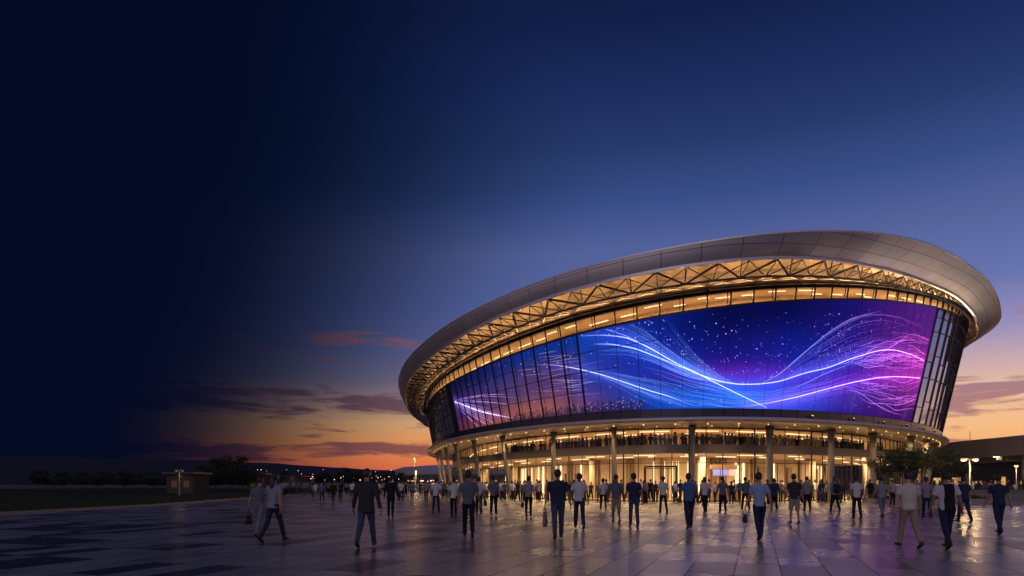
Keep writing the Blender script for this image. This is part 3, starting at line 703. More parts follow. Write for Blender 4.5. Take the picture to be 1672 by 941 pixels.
while s < r1-1:        # lit wall bays, timber bays, pillars, counters
    z0, w_ = 0.0, random.uniform(.5, 1.6); c_ = random.random(); mb = MB()
    if c_ < .30: cbox(mb, s, s+w_, GO-9.0, GO-8.8, .05, random.choice((2.6, 3.2, 3.9)), 2); mb.build('wall_panel', M['interior_dark'], arena)
    elif c_ < .56: cbox(mb, s, s+w_*.26, GO-8.98, GO-8.9, .3, 3.6, 2); mb.build('wall_light', M['lamp_soft'], arena)
    elif c_ < .72: p = P(s, GO-random.uniform(3.5, 6.5)); mb.tube([p, p+Vector((0, 0, ZM0))], [.28, .28], 14); mb.build('interior_pillar', M['interior'], arena)
    elif c_ < .86: cbox(mb, s, s+w_, GO-8.9, GO-8.0, .02, 1.1, 2); mb.build('counter', M['interior_dark'], arena)
    else:
        cbox(mb, s, s+w_*.9, GO-8.97, GO-8.85, 4.3, 5.4, 2); mb.build('upper_wall_panel', M['interior_dark'], arena)
    s += w_+random.uniform(.2, 1.2)
# kiosk with lit screens to the right of the doors
sk = s_at(1195, GO-2.6, 2.5)
mb = MB(); cbox(mb, sk-2.2, sk+2.2, GO-4.0, GO-3.6, 2.75, 3.15, 4, 0)
for a, m_ in ((-2.0, 1), (-.75, 1), (.55, 2)): cbox(mb, sk+a, sk+a+1.1, GO-3.59, GO-3.56, 2.2, 2.72, 2, m_)
cbox(mb, sk-2.2, sk+2.2, GO-4.0, GO-3.5, .02, 1.05, 4, 0); cbox(mb, sk+1.85, sk+1.95, GO-3.55, GO-3.5, 1.1, 3.1, 2, 3)
mb.build('kiosk', [M['interior_dark'], M['shop_blue'], M['shop_pink'], M['lamp_soft']], arena)
# main doors
sd = s_at(1078, GO+.1, 1.5); de = empty('x', P(sd, GO)); de.name = 'entrance_door'; de.parent = arena; de.location = Vector(ORG[de])-ORG[arena]
mb = MB(); hw = 1.75
for a in (-hw, hw): mb.bar(P(sd+a, GO+.12, 0), P(sd+a, GO+.12, 2.95), .08, 4)
mb.bar(P(sd-hw, GO+.12, 2.9), P(sd+hw, GO+.12, 2.9), .10, 4); mb.build('door_frame', M['mullion'], de)
for i in range(4):
    a = sd-hw+.12+i*(2*hw-.24)/4; c_ = a+(2*hw-.24)/4-.03; mb = MB(); mb.add([P(a, GO+.14, .05), P(c_, GO+.14, .05), P(c_, GO+.14, 2.75), P(a, GO+.14, 2.75)], [(0, 1, 2, 3)])
    lf = mb.build('door_leaf', M['glass'], de); mb = MB()
    for x_ in (a, c_): mb.bar(P(x_, GO+.14, .02), P(x_, GO+.14, 2.78), .035, 4)
    for z_ in (.06, 2.75): mb.bar(P(a, GO+.14, z_), P(c_, GO+.14, z_), .04, 4)
    hx = c_-.12 if i % 2 == 0 else a+.12
    mb.build('leaf_frame', M['mullion'], lf); mb = MB(); mb.bar(P(hx, GO+.22, .85), P(hx, GO+.22, 1.45), .02, 6); mb.build('handle', M['canopy_edge'], lf)
mb = MB(); cbox(mb, r0, r1, GO-.1, GO+.35, -.05, .045, 90); mb.build('threshold', M['mullion'], arena)
# ------------------------------------------------------------------ people
DG = None
def remesh(mb, voxel, smooth=2, fold=0.0, fscale=9):
    me = mb.mesh('tmp', []); o = bpy.data.objects.new('tmp', me); COL.objects.link(o)
    md = o.modifiers.new('r', 'REMESH'); md.mode = 'VOXEL'; md.voxel_size = voxel; md.use_smooth_shade = True
    dg = bpy.context.evaluated_depsgraph_get(); out = bpy.data.meshes.new_from_object(o.evaluated_get(dg), depsgraph=dg)
    bpy.data.objects.remove(o); bpy.data.meshes.remove(me)
    bm = bmesh.new(); bm.from_mesh(out); bpy.data.meshes.remove(out)
    for _ in range(smooth): bmesh.ops.smooth_vert(bm, verts=bm.verts, factor=.5, use_axis_x=True, use_axis_y=True, use_axis_z=True)
    if fold:
        bm.normal_update(); mv = [(v, v.normal*fold*(mnoise.noise(Vector((v.co.x*fscale, v.co.y*fscale, v.co.z*fscale*.55)))+.4*mnoise.noise(v.co*fscale*2.6))) for v in bm.verts]
        for v, d in mv: v.co += d
    r = MB(); bm.verts.index_update(); r.add([v.co.copy() for v in bm.verts], [[v.index for v in f.verts] for f in bm.faces], 0, smooth=True); bm.free(); return r
def rotx(v, a): return Matrix.Rotation(a, 3, 'X') @ v
def person_template(legs=((16, 4), (-12, 14)), arms=((10, 9, 12), (-12, 9, 10)), build=1.0, female=False, sleeve='short', lower='trousers', hair='short', head_turn=0, jacket=False, fold=.006, stance=.105):
    """faces +Y; origin under the pelvis on the ground; returns dict of MB and the two hand points"""
    V = Vector; sh = .172 if female else .19; hipw = .088
    J = {}
    for i, sx in ((0, -1), (1, 1)):
        th, kn = legs[i]; a = R(th); h = V((sx*hipw, 0, -.02)); kx = V((sx*(stance-hipw)*.5, math.sin(a)*.43, -math.cos(a)*.43)); k_ = h+kx
        b_ = R(th-kn); an = k_+V((sx*(stance-hipw)*.5, math.sin(b_)*.42, -math.cos(b_)*.42)); J[i] = (h, k_, an, b_)
    low = 1e9; feet = {}
    for i in (0, 1):
        h, k_, an, b_ = J[i]; pitch = max(0, -b_-.05)*1.1 if b_ < -.1 else (-.16 if b_ > .16 else 0)   # heel lifts behind, toe lifts in front
        fwd = V((0, math.cos(pitch), -math.sin(pitch))); up = V((0, math.sin(pitch), math.cos(pitch)))
        heel = an-fwd*.055-up*.075; toe = an+fwd*.185-up*.08; ball = an+fwd*.11-up*.08; low = min(low, heel.z, toe.z, ball.z); feet[i] = (fwd, up)
    dz = -low
    up = lambda v: v+V((0, 0, dz))
    lean = R(-3)
    T = lambda v: up(rotx(v, lean))
    parts = {}
    bw = build
    sr = [(-.03,.150,.115),(.10,.140,.10),(.24,.155,.105),(.38,.172,.11),(.46,.165,.095),(.50,.12,.075)]
    if female: sr = [(-.03,.155,.118),(.10,.125,.092),(.24,.135,.10),(.38,.150,.108),(.46,.145,.088),(.50,.10,.068)]
    body = MB()
    body.tube([T(V((0, 0, z))) for z, _, _ in sr], [(x*bw*.94, y*bw*.94) for _, x, y in sr], 16)
    body.tube([T(V((0, -.005, .46))), T(V((0, .002, .54))), T(V((0, .014, .63)))], [.066, .056, .058], 12)
    A = {}
    for i, sx in ((0, -1), (1, 1)):
        sw, ab, el = arms[i]; s0 = V((sx*sh*bw, 0, .445)); a = R(sw); b_ = R(ab)
        d1 = V((sx*math.sin(b_), math.sin(a)*math.cos(b_), -math.cos(a)*math.cos(b_))).normalized()
        e_ = s0+d1*.29; a2 = R(sw+el); b2 = R(ab*.8); d2 = V((sx*math.sin(b2), math.sin(a2)*math.cos(b2), -math.cos(a2)*math.cos(b2))).normalized(); w = e_+d2*.245
        A[i] = (T(s0), T(e_), T(w), d2)
        body.tube([T(V((sx*sh*.55, 0, .43))), T(s0), T(s0.lerp(e_, .5)), T(e_), T(e_.lerp(w, .35)), T(w)], [.055, .05*bw, .042*bw, .036, .037, .024], 10)
        h, k_, an, bb = J[i]; fwd, u_ = feet[i]
        body.tube([up(h), up(h.lerp(k_, .5)), up(k_), up(k_.lerp(an, .35)), up(an), up(an-u_*.05)], [.078*bw, .066*bw, .048, .050, .032, .034], 12)
    hc = T(V((0, .022, .71))); ht = Matrix.Rotation(R(-head_turn), 3, 'Z')
    def hshape(d):
        k_ = 1.0
        if d.z < -.1: k_ *= 1-.16*min(1, (-d.z-.1)/.9)*(1 if d.y < .2 else .55)
        if d.y > .5 and d.z < -.2: k_ *= 1.05
        return k_
    hd = MB(); hd.ball((0, 0, 0), (.080, .098, .114), 20, 14, 0, hshape)
    hd.tube([(0, .088, .03), (0, .103, -.005), (0, .112, -.028), (0, .096, -.04)], [.009, .012, .015, .010], 8)
    for sx in (-1, 1): hd.ball((sx*.077, -.006, -.012), (.012, .022, .034), 8, 6)
    hv = [hc+ht @ V(v)*1.06 for v in hd.v]; body.add(hv, hd.f, 0, smooth=True)
    body = remesh(body, .0125, 2)
    for sx in (-1, 1):  # eyes, brows and lips
        body.ball(hc+ht @ V((sx*.031, .088, .012)), (.014, .008, .008), 8, 6)
    body.tube([hc+ht @ V((-.026, .092, -.064)), hc+ht @ V((0, .1005, -.062)), hc+ht @ V((.026, .092, -.064))], [.004, .008, .004], 6)
    hands = {}
    for i, sx in ((0, -1), (1, 1)):     # palm, four fingers and a thumb
        s0, e_, w, d = A[i]; f = V((0, 1, 0)); f = (f-d*f.dot(d)).normalized(); nn = d.cross(f); nn = nn if nn.x*sx < 0 else -nn
        body.tube([w-d*.02, w+d*.015, w+d*.05, w+d*.092], [(.021, .026), (.018, .034), (.016, .041), (.013, .041)], 10, ref=f)
        for q, ln in enumerate((.066, .076, .071, .055)):
            b0 = w+d*.082+f*(.030-.020*q); p1 = b0+d*ln*.45+nn*.006; p2 = p1+d*ln*.33+nn*.016; p3 = p2+d*ln*.18+nn*.022
            body.tube([b0, p1, p2, p3], [.0095, .009, .008, .0065], 6)
        t0 = w+d*.022+f*.030; body.tube([t0, t0+d*.028+f*.022+nn*.006, t0+d*.056+f*.026+nn*.016], [.012, .0105, .008], 6)
        hands[i] = w+d*.125+nn*.018
    parts['body'] = body
    # top
    ease = 1.0
    tr = [(-.085,.170,.128),(-.02,.166,.124),(.10,.155,.114),(.24,.170,.122),(.36,.186,.126),(.44,.186,.113),(.485,.155,.092),(.515,.092,.074),(.535,.072,.068)]
    if female: tr = [(-.085,.176,.134),(-.02,.168,.128),(.10,.140,.108),(.24,.150,.116),(.36,.164,.124),(.44,.164,.105),(.485,.135,.086),(.515,.085,.07),(.535,.068,.064)]
    if jacket: tr = [(-.17,.186,.142),(-.10,.184,.138)]+[(z, x*1.05, y*1.07) for z, x, y in tr[1:]]
    sm = MB(); sm.tube([T(V((0, -.004, z))) for z, _, _ in tr], [(x*bw, y*bw) for _, x, y in tr], 22)
    for i, sx in ((0, -1), (1, 1)):
        s0, e_, w, d = A[i]; inn = T(V((sx*sh*.5, 0, .425))); up_ = s0.lerp(e_, .95 if sleeve == 'elbow' else .66)
        if sleeve == 'long': sm.tube([inn, s0, s0.lerp(e_, .5), e_, e_.lerp(w, .5), w+d*.01], [.07, .072*bw, .062*bw, .054, .047, .041], 12)
        else: sm.tube([inn, s0, s0.lerp(e_, .4), up_], [.068, .067*bw, .060*bw, .056*bw], 12)
    parts['shirt'] = remesh(sm, .0145, 2, fold, 10)
    if not jacket:   # collar
        parts['shirt'].tube([T(V((.068*math.cos(t), -.002+.066*math.sin(t), .530+.006*math.sin(t)))) for t in np.linspace(0, 2*math.pi, 17)], [.011]*17, 6)
    # legs
    lm = MB(); pr = [(.055,.155,.114),(-.02,.170,.126),(-.09,.172,.126),(-.13,.15,.11)]
    if female: pr = [(.075,.138,.108),(-.02,.170,.130),(-.09,.172,.128),(-.13,.15,.11)]
    lm.tube([T(V((0, 0, z))) for z, _, _ in pr], [(x*bw, y*bw) for _, x, y in pr], 18)
    slim = .93 if female else 1.0
    for i in (0, 1):
        h, k_, an, bb = J[i]; fwd, u_ = feet[i]
        hh = h+V((0, 0, -.03)); pts_ = [up(hh), up(h.lerp(k_, .45)), up(k_), up(k_.lerp(an, .35)), up(k_.lerp(an, .75)), up(an-u_*.012)]; rr = [.096*bw, .084*bw, .068*slim, .066*slim, .058*slim, .057*slim]
        if lower == 'shorts': pts_ = [up(hh), up(h.lerp(k_, .45)), up(h.lerp(k_, 1.0)), up(k_.lerp(an, .06))]; rr = [.098*bw, .092*bw, .083, .082]
        lm.tube(pts_, rr, 14)
    parts['trousers'] = remesh(lm, .0145, 2, fold*1.15, 9)
    for i in (0, 1):
        h, k_, an, bb = J[i]; fwd, u_ = feet[i]; an = up(an); m_ = MB()
        m_.tube([an-fwd*.062-u_*.045, an-fwd*.045-u_*.042, an-u_*.040, an+fwd*.07-u_*.048, an+fwd*.13-u_*.056, an+fwd*.175-u_*.060, an+fwd*.192-u_*.062], [(.022, .02), (.034, .036), (.038, .042), (.043, .033), (.044, .027), (.034, .021), (.015, .012)], 12, ref=(0, 0, 1))
        m_.tube([an-fwd*.064-u_*.074, an-fwd*.03-u_*.074, an+fwd*.06-u_*.076, an+fwd*.13-u_*.078, an+fwd*.19-u_*.076], [(.026, .009), (.036, .009), (.044, .009), (.046, .009), (.018, .008)], 10, ref=(0, 0, 1))
        m_.tube([an-u_*.05, an+u_*.01], [.043, .040], 10)
        parts['shoe%d' % i] = m_
    hm = MB()
    def hs(d):
        if d.y > .25 and d.z < .42: return .86
        if d.z < (-.74 if hair != 'long' else -.95): return .86
        if abs(d.x) > .8 and d.z < -.05 and d.y > -.2: return .9
        return 1.055+.05*mnoise.noise(d*5)-.02*max(0, d.z)-.07*max(0, -.35-d.z)
    hm.ball((0, -.006, .002), (.083, .100, .112), 24, 18, 0, hs)
    hair_v = [hc+ht @ V(v)*1.06 for v in hm.v]; hm2 = MB(); hm2.add(hair_v, hm.f, 0, smooth=True)
    if hair == 'long': hm2.tube([hc+ht @ V((0, -.055, .05)), hc+ht @ V((0, -.10, -.05)), hc+ht @ V((.01, -.125, -.16)), hc+ht @ V((.012, -.135, -.27)), hc+ht @ V((.01, -.125, -.36))], [(.05, .04), (.078, .045), (.074, .036), (.055, .026), (.015, .01)], 12)
    if hair == 'bun': hm2.ball(hc+ht @ V((0, -.115, .045)), .042, 10, 8)
    parts['hair'] = hm2
    return parts, hands, hc

TPL = {}
SLOT = bpy.data.materials.new('plain_cloth')
def tpl(key, **kw):
    parts, hands, hc = person_template(**kw); ms = {k_: p.mesh(key, SLOT) for k_, p in parts.items()}
    mg = MB(); order = ['body', 'shirt', 'trousers', 'hair', 'shoe0', 'shoe1']
    for q, k_ in enumerate(order): mg.add(parts[k_].v, parts[k_].f, min(q, 4), smooth=True)
    TPL[key] = dict(m=ms, hands=hands, hc=hc, one=mg.mesh(key+'_one', [SLOT]*5), kw=kw)
W1, W2, W3 = ((15, 4), (-13, 16)), ((-12, 18), (14, 3)), ((6, 2), (-6, 6))
tpl('walk_a', legs=W1, arms=((-12, 12, 12), (12, 13, 14)))
tpl('walk_b', legs=W2, arms=((12, 13, 14), (-12, 12, 10)), head_turn=12)
tpl('stroll', legs=W3, arms=((4, 13, 10), (-5, 13, 12)), build=.97)
tpl('stocky', legs=W2, arms=((9, 13, 10), (-8, 13, 10)), build=1.09, sleeve='short')
tpl('stocky_b', legs=W1, arms=((-7, 14, 10), (9, 14, 10)), build=1.11, sleeve='short')
tpl('jacket', legs=((-13, 20), (17, 3)), arms=((8, 16, 14), (-10, 16, 12)), build=1.08, sleeve='long', jacket=True, head_turn=30)
tpl('shorts', legs=W3, arms=((3, 14, 8), (-6, 14, 10)), build=1.0, lower='shorts')
tpl('woman', legs=W1, arms=((-10, 12, 8), (10, 12, 12)), female=True, build=.96)
tpl('woman_long', legs=((-16, 22), (20, 2)), arms=((14, 12, 12), (-14, 12, 8)), female=True, hair='long', head_turn=8)
tpl('woman_bun', legs=W2, arms=((6, 12, 8), (-6, 12, 8)), female=True, hair='bun', build=.95)
tpl('stand', legs=((2, 2), (-2, 3)), arms=((3, 11, 8), (2, 11, 10)), stance=.09)
tpl('coat', legs=W3, arms=((5, 13, 10), (-4, 13, 10)), sleeve='long', jacket=True, build=1.02)
CLO = {}
def cloth(name, rgb, rough=.85):
    if name not in CLO: CLO[name] = noisy(mat(name, rgb, rough, spec=.2), 14, .18, .25, 90, rvar=.05)
    return CLO[name]
for a in (('white_cotton', (.52, .50, .51)), ('cream_cotton', (.54, .48, .42)), ('pale_blue_cotton', (.24, .33, .48)), ('blue_cotton', (.05, .12, .27)), ('navy_cotton', (.022, .030, .062)), ('grey_cotton', (.22, .22, .24)), ('slate_cotton', (.10, .115, .15)), ('black_cloth', (.012, .012, .015)), ('charcoal_cloth', (.035, .033, .038)), ('dark_denim', (.018, .026, .055)), ('denim', (.045, .062, .10)), ('khaki_twill', (.30, .23, .155)), ('grey_twill', (.16, .16, .17)), ('mauve_cotton', (.26, .19, .20)), ('brown_cotton', (.14, .085, .055))): cloth(*a)
SKIN = [noisy(mat('skin', c_, .5, spec=.35), 20, .12, 0) for c_ in ((.32, .18, .12), (.23, .125, .08), (.13, .07, .045), (.40, .25, .18))]
HAIR = [noisy(mat('dark_hair', c_, .5), 40, .4, .4, 120) for c_ in ((.012, .010, .009), (.025, .016, .011), (.05, .03, .018))]
SHOE = [noisy(mat('shoe_leather', c_, .4), 12, .2, 0) for c_ in ((.010, .010, .011), (.03, .022, .018), (.20, .19, .18))]
def setm(o, i, m_): o.material_slots[i].link = 'OBJECT'; o.material_slots[i].material = m_
def put(o, parent=None): COL.objects.link(o); o.parent = parent; return o
def at(u, v): k_ = (v-790)/EYE; d = FU/k_; return Vector(((u-836)/k_, d, 0))
def person(key, u, feet, shirt, lower, label, height=None, headv=None, rz=0, skin=0, hair=0, shoe=0, group='people walking over the plaza towards the arena'):
    t = TPL[key]; loc = at(u, feet); k_ = FU/loc.y
    h = height if height else 1.75
    if headv: h = min(1.92, max(1.58, (feet-headv)/k_))
    b_ = put(bpy.data.objects.new('person', t['m']['body'])); b_.location = loc; b_.rotation_euler = (0, 0, R(rz)); sc = h/1.76; b_.scale = (sc, sc, sc); setm(b_, 0, SKIN[skin])
    tag(b_, label, 'person', group); jk = t['kw'].get('jacket'); sh_ = t['kw'].get('lower') == 'shorts'
    for k2, nm, m_ in (('shirt', 'jacket' if jk else 'shirt', CLO[shirt]), ('trousers', 'shorts' if sh_ else 'trousers', CLO[lower]), ('hair', 'hair', HAIR[hair]), ('shoe0', 'shoe', SHOE[shoe]), ('shoe1', 'shoe', SHOE[shoe])):
        c_ = put(bpy.data.objects.new(nm, t['m'][k2]), b_); setm(c_, 0, m_)
    ORG[b_] = loc
    Mx = Matrix.Translation(loc) @ Matrix.Rotation(R(rz), 4, 'Z') @ Matrix.Scale(sc, 4)
    return b_, [Mx @ t['hands'][0], Mx @ t['hands'][1]], Mx
def bag(kind, hand, label, m_, rz=0):
    mb = MB()
    if kind == 'handbag': w, h_, d_, hl = .30, .24, .12, .13
    elif kind == 'tote': w, h_, d_, hl = .34, .40, .13, .12
    else: w, h_, d_, hl = .36, .28, .14, .10
    c = Vector(hand)-Vector((0, 0, hl+h_-.02)); vs = []
    body = MB(); body.tube([(0, 0, 0), (0, 0, .02), (0, 0, h_*.5), (0, 0, h_-.02), (0, 0, h_)], [(d_*.42, w*.44), (d_*.5, w*.5), (d_*.52, w*.5), (d_*.34, w*.42), (d_*.26, w*.38)], 16, ref=(0, 1, 0))
    rot = Matrix.Rotation(R(rz+random.uniform(-25, 25)), 3, 'Z')
    mb.add([c+rot @ Vector(v) for v in body.v], body.f, 0, smooth=True)
    o = top(mb, 'handbag' if kind != 'tote' else 'tote_bag', m_, c, label, 'bag')
    hb = MB()
    for sx in (-1, 1): hb.tube([c+rot @ Vector((sx*d_*.22, math.cos(t)*w*.24, h_-.02+math.sin(t)*hl)) for t in np.linspace(0, math.pi, 11)], [.009]*11, 6)
    hb.build('strap', m_, o); return o

LEATHER = noisy(mat('bag_leather', (.014, .013, .014), .45), 20, .2, .2)
PAPER = noisy(mat('paper_bag', (.20, .18, .18), .8), 8, .15, .1)
DEN, DKD, BLK, KHA = 'denim', 'dark_denim', 'black_cloth', 'khaki_twill'
PPL = {}
LIST = [
 # key, template, u, head, feet, top, lower, turn, skin, hair, label
 ('p1','walk_a',423,779,879,'slate_cotton','grey_twill',-14,0,0,'person in slate tee and grey trousers beside the long-haired woman, carrying a bag'),
 ('p2','woman_long',447,772,886,'grey_cotton',DKD,-18,0,0,'woman with long dark hair in grey tee striding at the far left of the plaza'),
 ('p3','jacket',598,767,894,'charcoal_cloth',DEN,-6,0,1,'big man in dark jacket and blue jeans walking with his head turned right'),
 ('p4','coat',638,779,845,'black_cloth',BLK,0,1,0,'person all in black jacket and trousers just behind the big man in the dark jacket'),
 ('p8','walk_b',712,781,839,'white_cotton',DKD,-3,1,0,'slim person in white tee left of two others in white tees, leftmost of the three'),
 ('p9','woman',741,781,847,'white_cotton',BLK,0,0,0,'slim woman in white top and skinny black trousers beside the man in slate polo'),
 ('p10','walk_a',765,770,878,'slate_cotton',BLK,3,1,0,'man in slate grey polo and black trousers in front of the arena\'s left columns'),
 ('p11','stroll',782,780,840,'white_cotton',BLK,0,0,0,'person in white tee half hidden behind the man in slate polo, holding a dark bag'),
 ('p12','walk_b',806,779,842,'slate_cotton',BLK,0,0,0,'person in dark slate tee and black trousers left of the grey-tee woman with a handbag'),
 ('p16','woman_bun',863,779,845,'grey_cotton',BLK,0,0,0,'woman with hair bun in grey top and black trousers, black handbag in left hand'),
 ('p18','stocky',911,768,880,'navy_cotton',DEN,2,1,0,'broad man in navy polo and grey-blue jeans with a paper bag in his left hand'),
 ('p19','walk_a',946,774,864,'white_cotton',DKD,0,2,0,'man in plain white tee and dark jeans beside the broad man in navy'),
 ('p20','woman',985,782,834,'white_cotton',BLK,0,0,0,'person in white shirt and black trousers at the glass left of the main doors'),
 ('p21','shorts',1006,776,854,'slate_cotton',KHA,0,2,0,'person in slate tee and khaki shorts with bare calves'),
 ('p22','stroll',1035,774,861,'navy_cotton',DEN,0,1,0,'man in dark navy tee and blue jeans right beside the one in khaki shorts'),
 ('p23m','woman',1083,778,840,'white_cotton',BLK,0,2,0,'woman in white top and black trousers heading for the main doors'),
 ('p23','walk_b',1125,774,864,'blue_cotton',DKD,0,2,0,'man in bright blue polo and dark jeans right of the main doors'),
 ('p24','woman_bun',1151,780,838,'white_cotton',BLK,0,2,0,'woman with hair bun in white top and black trousers by the kiosk window'),
 ('p25','stroll',1180,779,839,'slate_cotton',BLK,0,2,0,'person in blue-grey tee and black trousers right of the kiosk-side woman'),
 ('p26','walk_a',1217,780,834,'slate_cotton',BLK,0,0,0,'person in slate tee walking just left of the man in pale blue shirt'),
 ('p27','walk_b',1240,773,882,'pale_blue_cotton',DKD,0,0,0,'man in pale blue shirt and dark jeans, black bag in left hand'),
 ('p28','coat',1264,782,835,'navy_cotton',BLK,0,1,0,'person in long-sleeved navy top and black trousers in front of the wide column'),
 ('p29','shorts',1297,775,856,'charcoal_cloth',KHA,0,0,0,'man in charcoal tee and khaki shorts right of the wide column'),
 ('p30','stroll',1318,779,836,'grey_cotton',BLK,0,0,0,'person in mid-grey tee and black trousers right behind the charcoal tee with khaki shorts'),
 ('p31','walk_a',1363,780,837,'grey_cotton',BLK,0,0,0,'person in grey tee with a dark backpack'),
 ('p32','stroll',1399,778,848,'white_cotton',BLK,0,1,0,'man in white tee and black trousers right of the backpack wearer'),
 ('p33','coat',1421,783,821,'black_cloth',BLK,0,1,0,'person in black coat by the planter between a white tee and a grey tee'),
 ('p34','walk_b',1440,779,847,'grey_cotton','grey_twill',0,0,0,'person in grey tee and grey trousers in front of the planted trees'),
 ('p35','stand',1457,783,825,'grey_cotton',BLK,0,0,1,'person in grey tee and black trousers standing just left of the cream polo'),
 ('p36','stocky_b',1484,771,895,'cream_cotton',KHA,0,3,1,'large man in cream polo and khaki trousers, nearest on the right'),
 ('p37','stroll',1513,780,847,'grey_cotton',DKD,0,1,0,'person in grey tee and dark trousers between the cream polo and the black vest'),
 ('p38','stocky',1546,771,897,'white_cotton',DKD,-4,1,0,'large man in white tee under a black open vest and dark jeans'),
 ('p39','walk_a',1574,779,854,'navy_cotton',DKD,-5,3,1,'man in navy tee and dark trousers next to the twin-headed street lamp'),
 ('p40','walk_b',1631,776,873,'navy_cotton',DKD,-8,0,0,'man in navy polo and dark jeans at the far right, alone before the planter wall'),
 ('q1','stroll',455,789,819,'charcoal_cloth',BLK,0,0,0,'dark-clothed person at the lawn edge right of the long-haired woman'),
 ('q2','walk_a',515,788,814,'white_cotton','grey_twill',30,0,0,'person in white shirt strolling on the lawn side, left of the one in blue'),
 ('q3','walk_b',526,788,820,'blue_cotton',BLK,0,1,0,'person in blue tee at the lawn kerb'),
 ('q4','coat',544,787,820,'black_cloth',BLK,0,1,0,'person in black at the lawn kerb left of the big man in the jacket'),
 ('q5','stand',556,787,815,'black_cloth',BLK,20,0,0,'person in black standing on the lawn edge close to the big man in the jacket'),
 ('q6','stocky',575,786,815,'white_cotton',BLK,0,0,0,'person in loose white shirt just left of the big man in the jacket'),
 ('q7','stroll',617,786,813,'white_cotton',BLK,0,0,0,'person in white shirt half behind the big man in the jacket'),
 ('q8','walk_b',655,785,819,'white_cotton',BLK,0,1,0,'person in white shirt walking towards the left street lamp'),
 ('q9','stroll',673,787,817,'slate_cotton',BLK,0,0,0,'person in slate top in front of the left street lamp'),
 ('q10','woman',696,784,820,'mauve_cotton',BLK,0,0,0,'woman in mauve top and black trousers near the arena\'s left columns'),
 ('q11','stroll',820,784,813,'white_cotton',BLK,0,0,0,'person in white shirt at the glass between two dark-clothed people'),
 ('q12','coat',831,783,813,'black_cloth',BLK,0,1,0,'person in black coat waiting at the left glass front'),
 ('q13','coat',846,784,811,'charcoal_cloth',BLK,0,1,0,'person in charcoal coat waiting left of the woman with the hair bun and handbag'),
 ('q14','stroll',877,783,814,'white_cotton',BLK,0,0,0,'person in white shirt left of the broad man in navy'),
 ('q15','coat',1053,782,814,'slate_cotton',BLK,0,1,0,'person in slate jacket at the left leaf of the main doors'),
 ('q16','coat',1069,781,812,'black_cloth',BLK,0,1,0,'person in black coat centred in the main doors'),
 ('q17','coat',1098,782,812,'charcoal_cloth',BLK,0,1,0,'person in charcoal coat at the right leaf of the main doors'),
 ('q18','stroll',1199,784,816,'mauve_cotton',BLK,0,0,0,'person in mauve shirt at the glass between the kiosk and the slate tee'),
 ('q19','stroll',1278,784,816,'white_cotton',BLK,0,1,0,'person in white shirt at the foot of the wide column'),
 ('q20','stroll',1331,784,815,'white_cotton','grey_twill',0,0,0,'person in white shirt and grey trousers at the glass left of a black coat'),
 ('q21','coat',1342,784,814,'black_cloth',BLK,0,1,0,'person in black coat at the glass left of the backpack wearer'),
]
for (pid, key, u, hv, fv, sh_, lo, tz, sk_, ha, lab) in LIST:
    grp = 'people walking over the plaza towards the arena'
    PPL[pid] = person(key, u, fv, sh_, lo, lab, headv=hv, rz=tz, skin=sk_, hair=ha, shoe=random.choice((0, 0, 1)), group=grp)
bag('handbag', PPL['p1'][1][0], 'dark handbag held by the person beside the long-haired woman', LEATHER)
bag('satchel', PPL['p11'][1][1], 'dark bag held by the white-tee person behind the man in slate polo', LEATHER)
bag('handbag', PPL['p16'][1][0], 'black handbag in the left hand of the woman in grey top', LEATHER)
bag('tote', PPL['p18'][1][0], 'pale paper bag carried by the broad man in navy polo', PAPER)
bag('handbag', PPL['p27'][1][0], 'black bag in the left hand of the man in pale blue shirt', LEATHER)
# open vest on the man in white, backpack on the one in grey
b_, hh, Mx = PPL['p38']; tb = TPL['stocky']; mbv = MB(); vs_ = []
src = tb['m']['shirt']; keep = [p for p in src.polygons if abs(p.center.x) < (.105+.05*max(0, (1.05-p.center.z))) and p.center.y < .16 and p.center.z > .80 and not (p.center.z > 1.48)]
rm = {}
for p in keep:
    for vi in p.vertices:
        if vi not in rm: v = src.vertices[vi]; rm[vi] = len(vs_); vs_.append(v.co+v.normal*.010)
mbv.add(vs_, [[rm[i] for i in p.vertices] for p in keep], 0, smooth=True)
vo = put(bpy.data.objects.new('vest', mbv.mesh('vest', CLO['black_cloth'])), b_)
mdv = vo.modifiers.new('thick', 'SOLIDIFY'); mdv.thickness = .010; mdv.offset = 1
b_, hh, Mx = PPL['p31']; mb = MB(); V = Vector
bp_ = MB(); bp_.ball((0, -.21, 1.22), (.155, .10, .235), 16, 12, 0, lambda d: 1/max(.80, (abs(d.x)**4+abs(d.y)**4+abs(d.z)**4)**.25)); bp_.ball((0, -.30, 1.13), (.11, .045, .11), 12, 8)
mb.add([Mx @ V(v) for v in bp_.v], bp_.f, 0, smooth=True); bo = top(mb, 'backpack', cloth('navy_nylon', (.016, .02, .035)), Mx @ V((0, -.21, .98)), 'dark backpack worn by the person in grey tee before the glass front', 'backpack')
mb = MB()
for sx in (-1, 1): mb.tube([Mx @ V(q) for q in ((sx*.09, -.15, 1.40), (sx*.105, -.07, 1.485), (sx*.11, .06, 1.46), (sx*.12, .145, 1.30), (sx*.13, .06, 1.08), (sx*.12, -.13, 1.05))], [(.026, .008)]*6, 6); 
mb.build('shoulder_strap', CLO['navy_nylon'], bo)

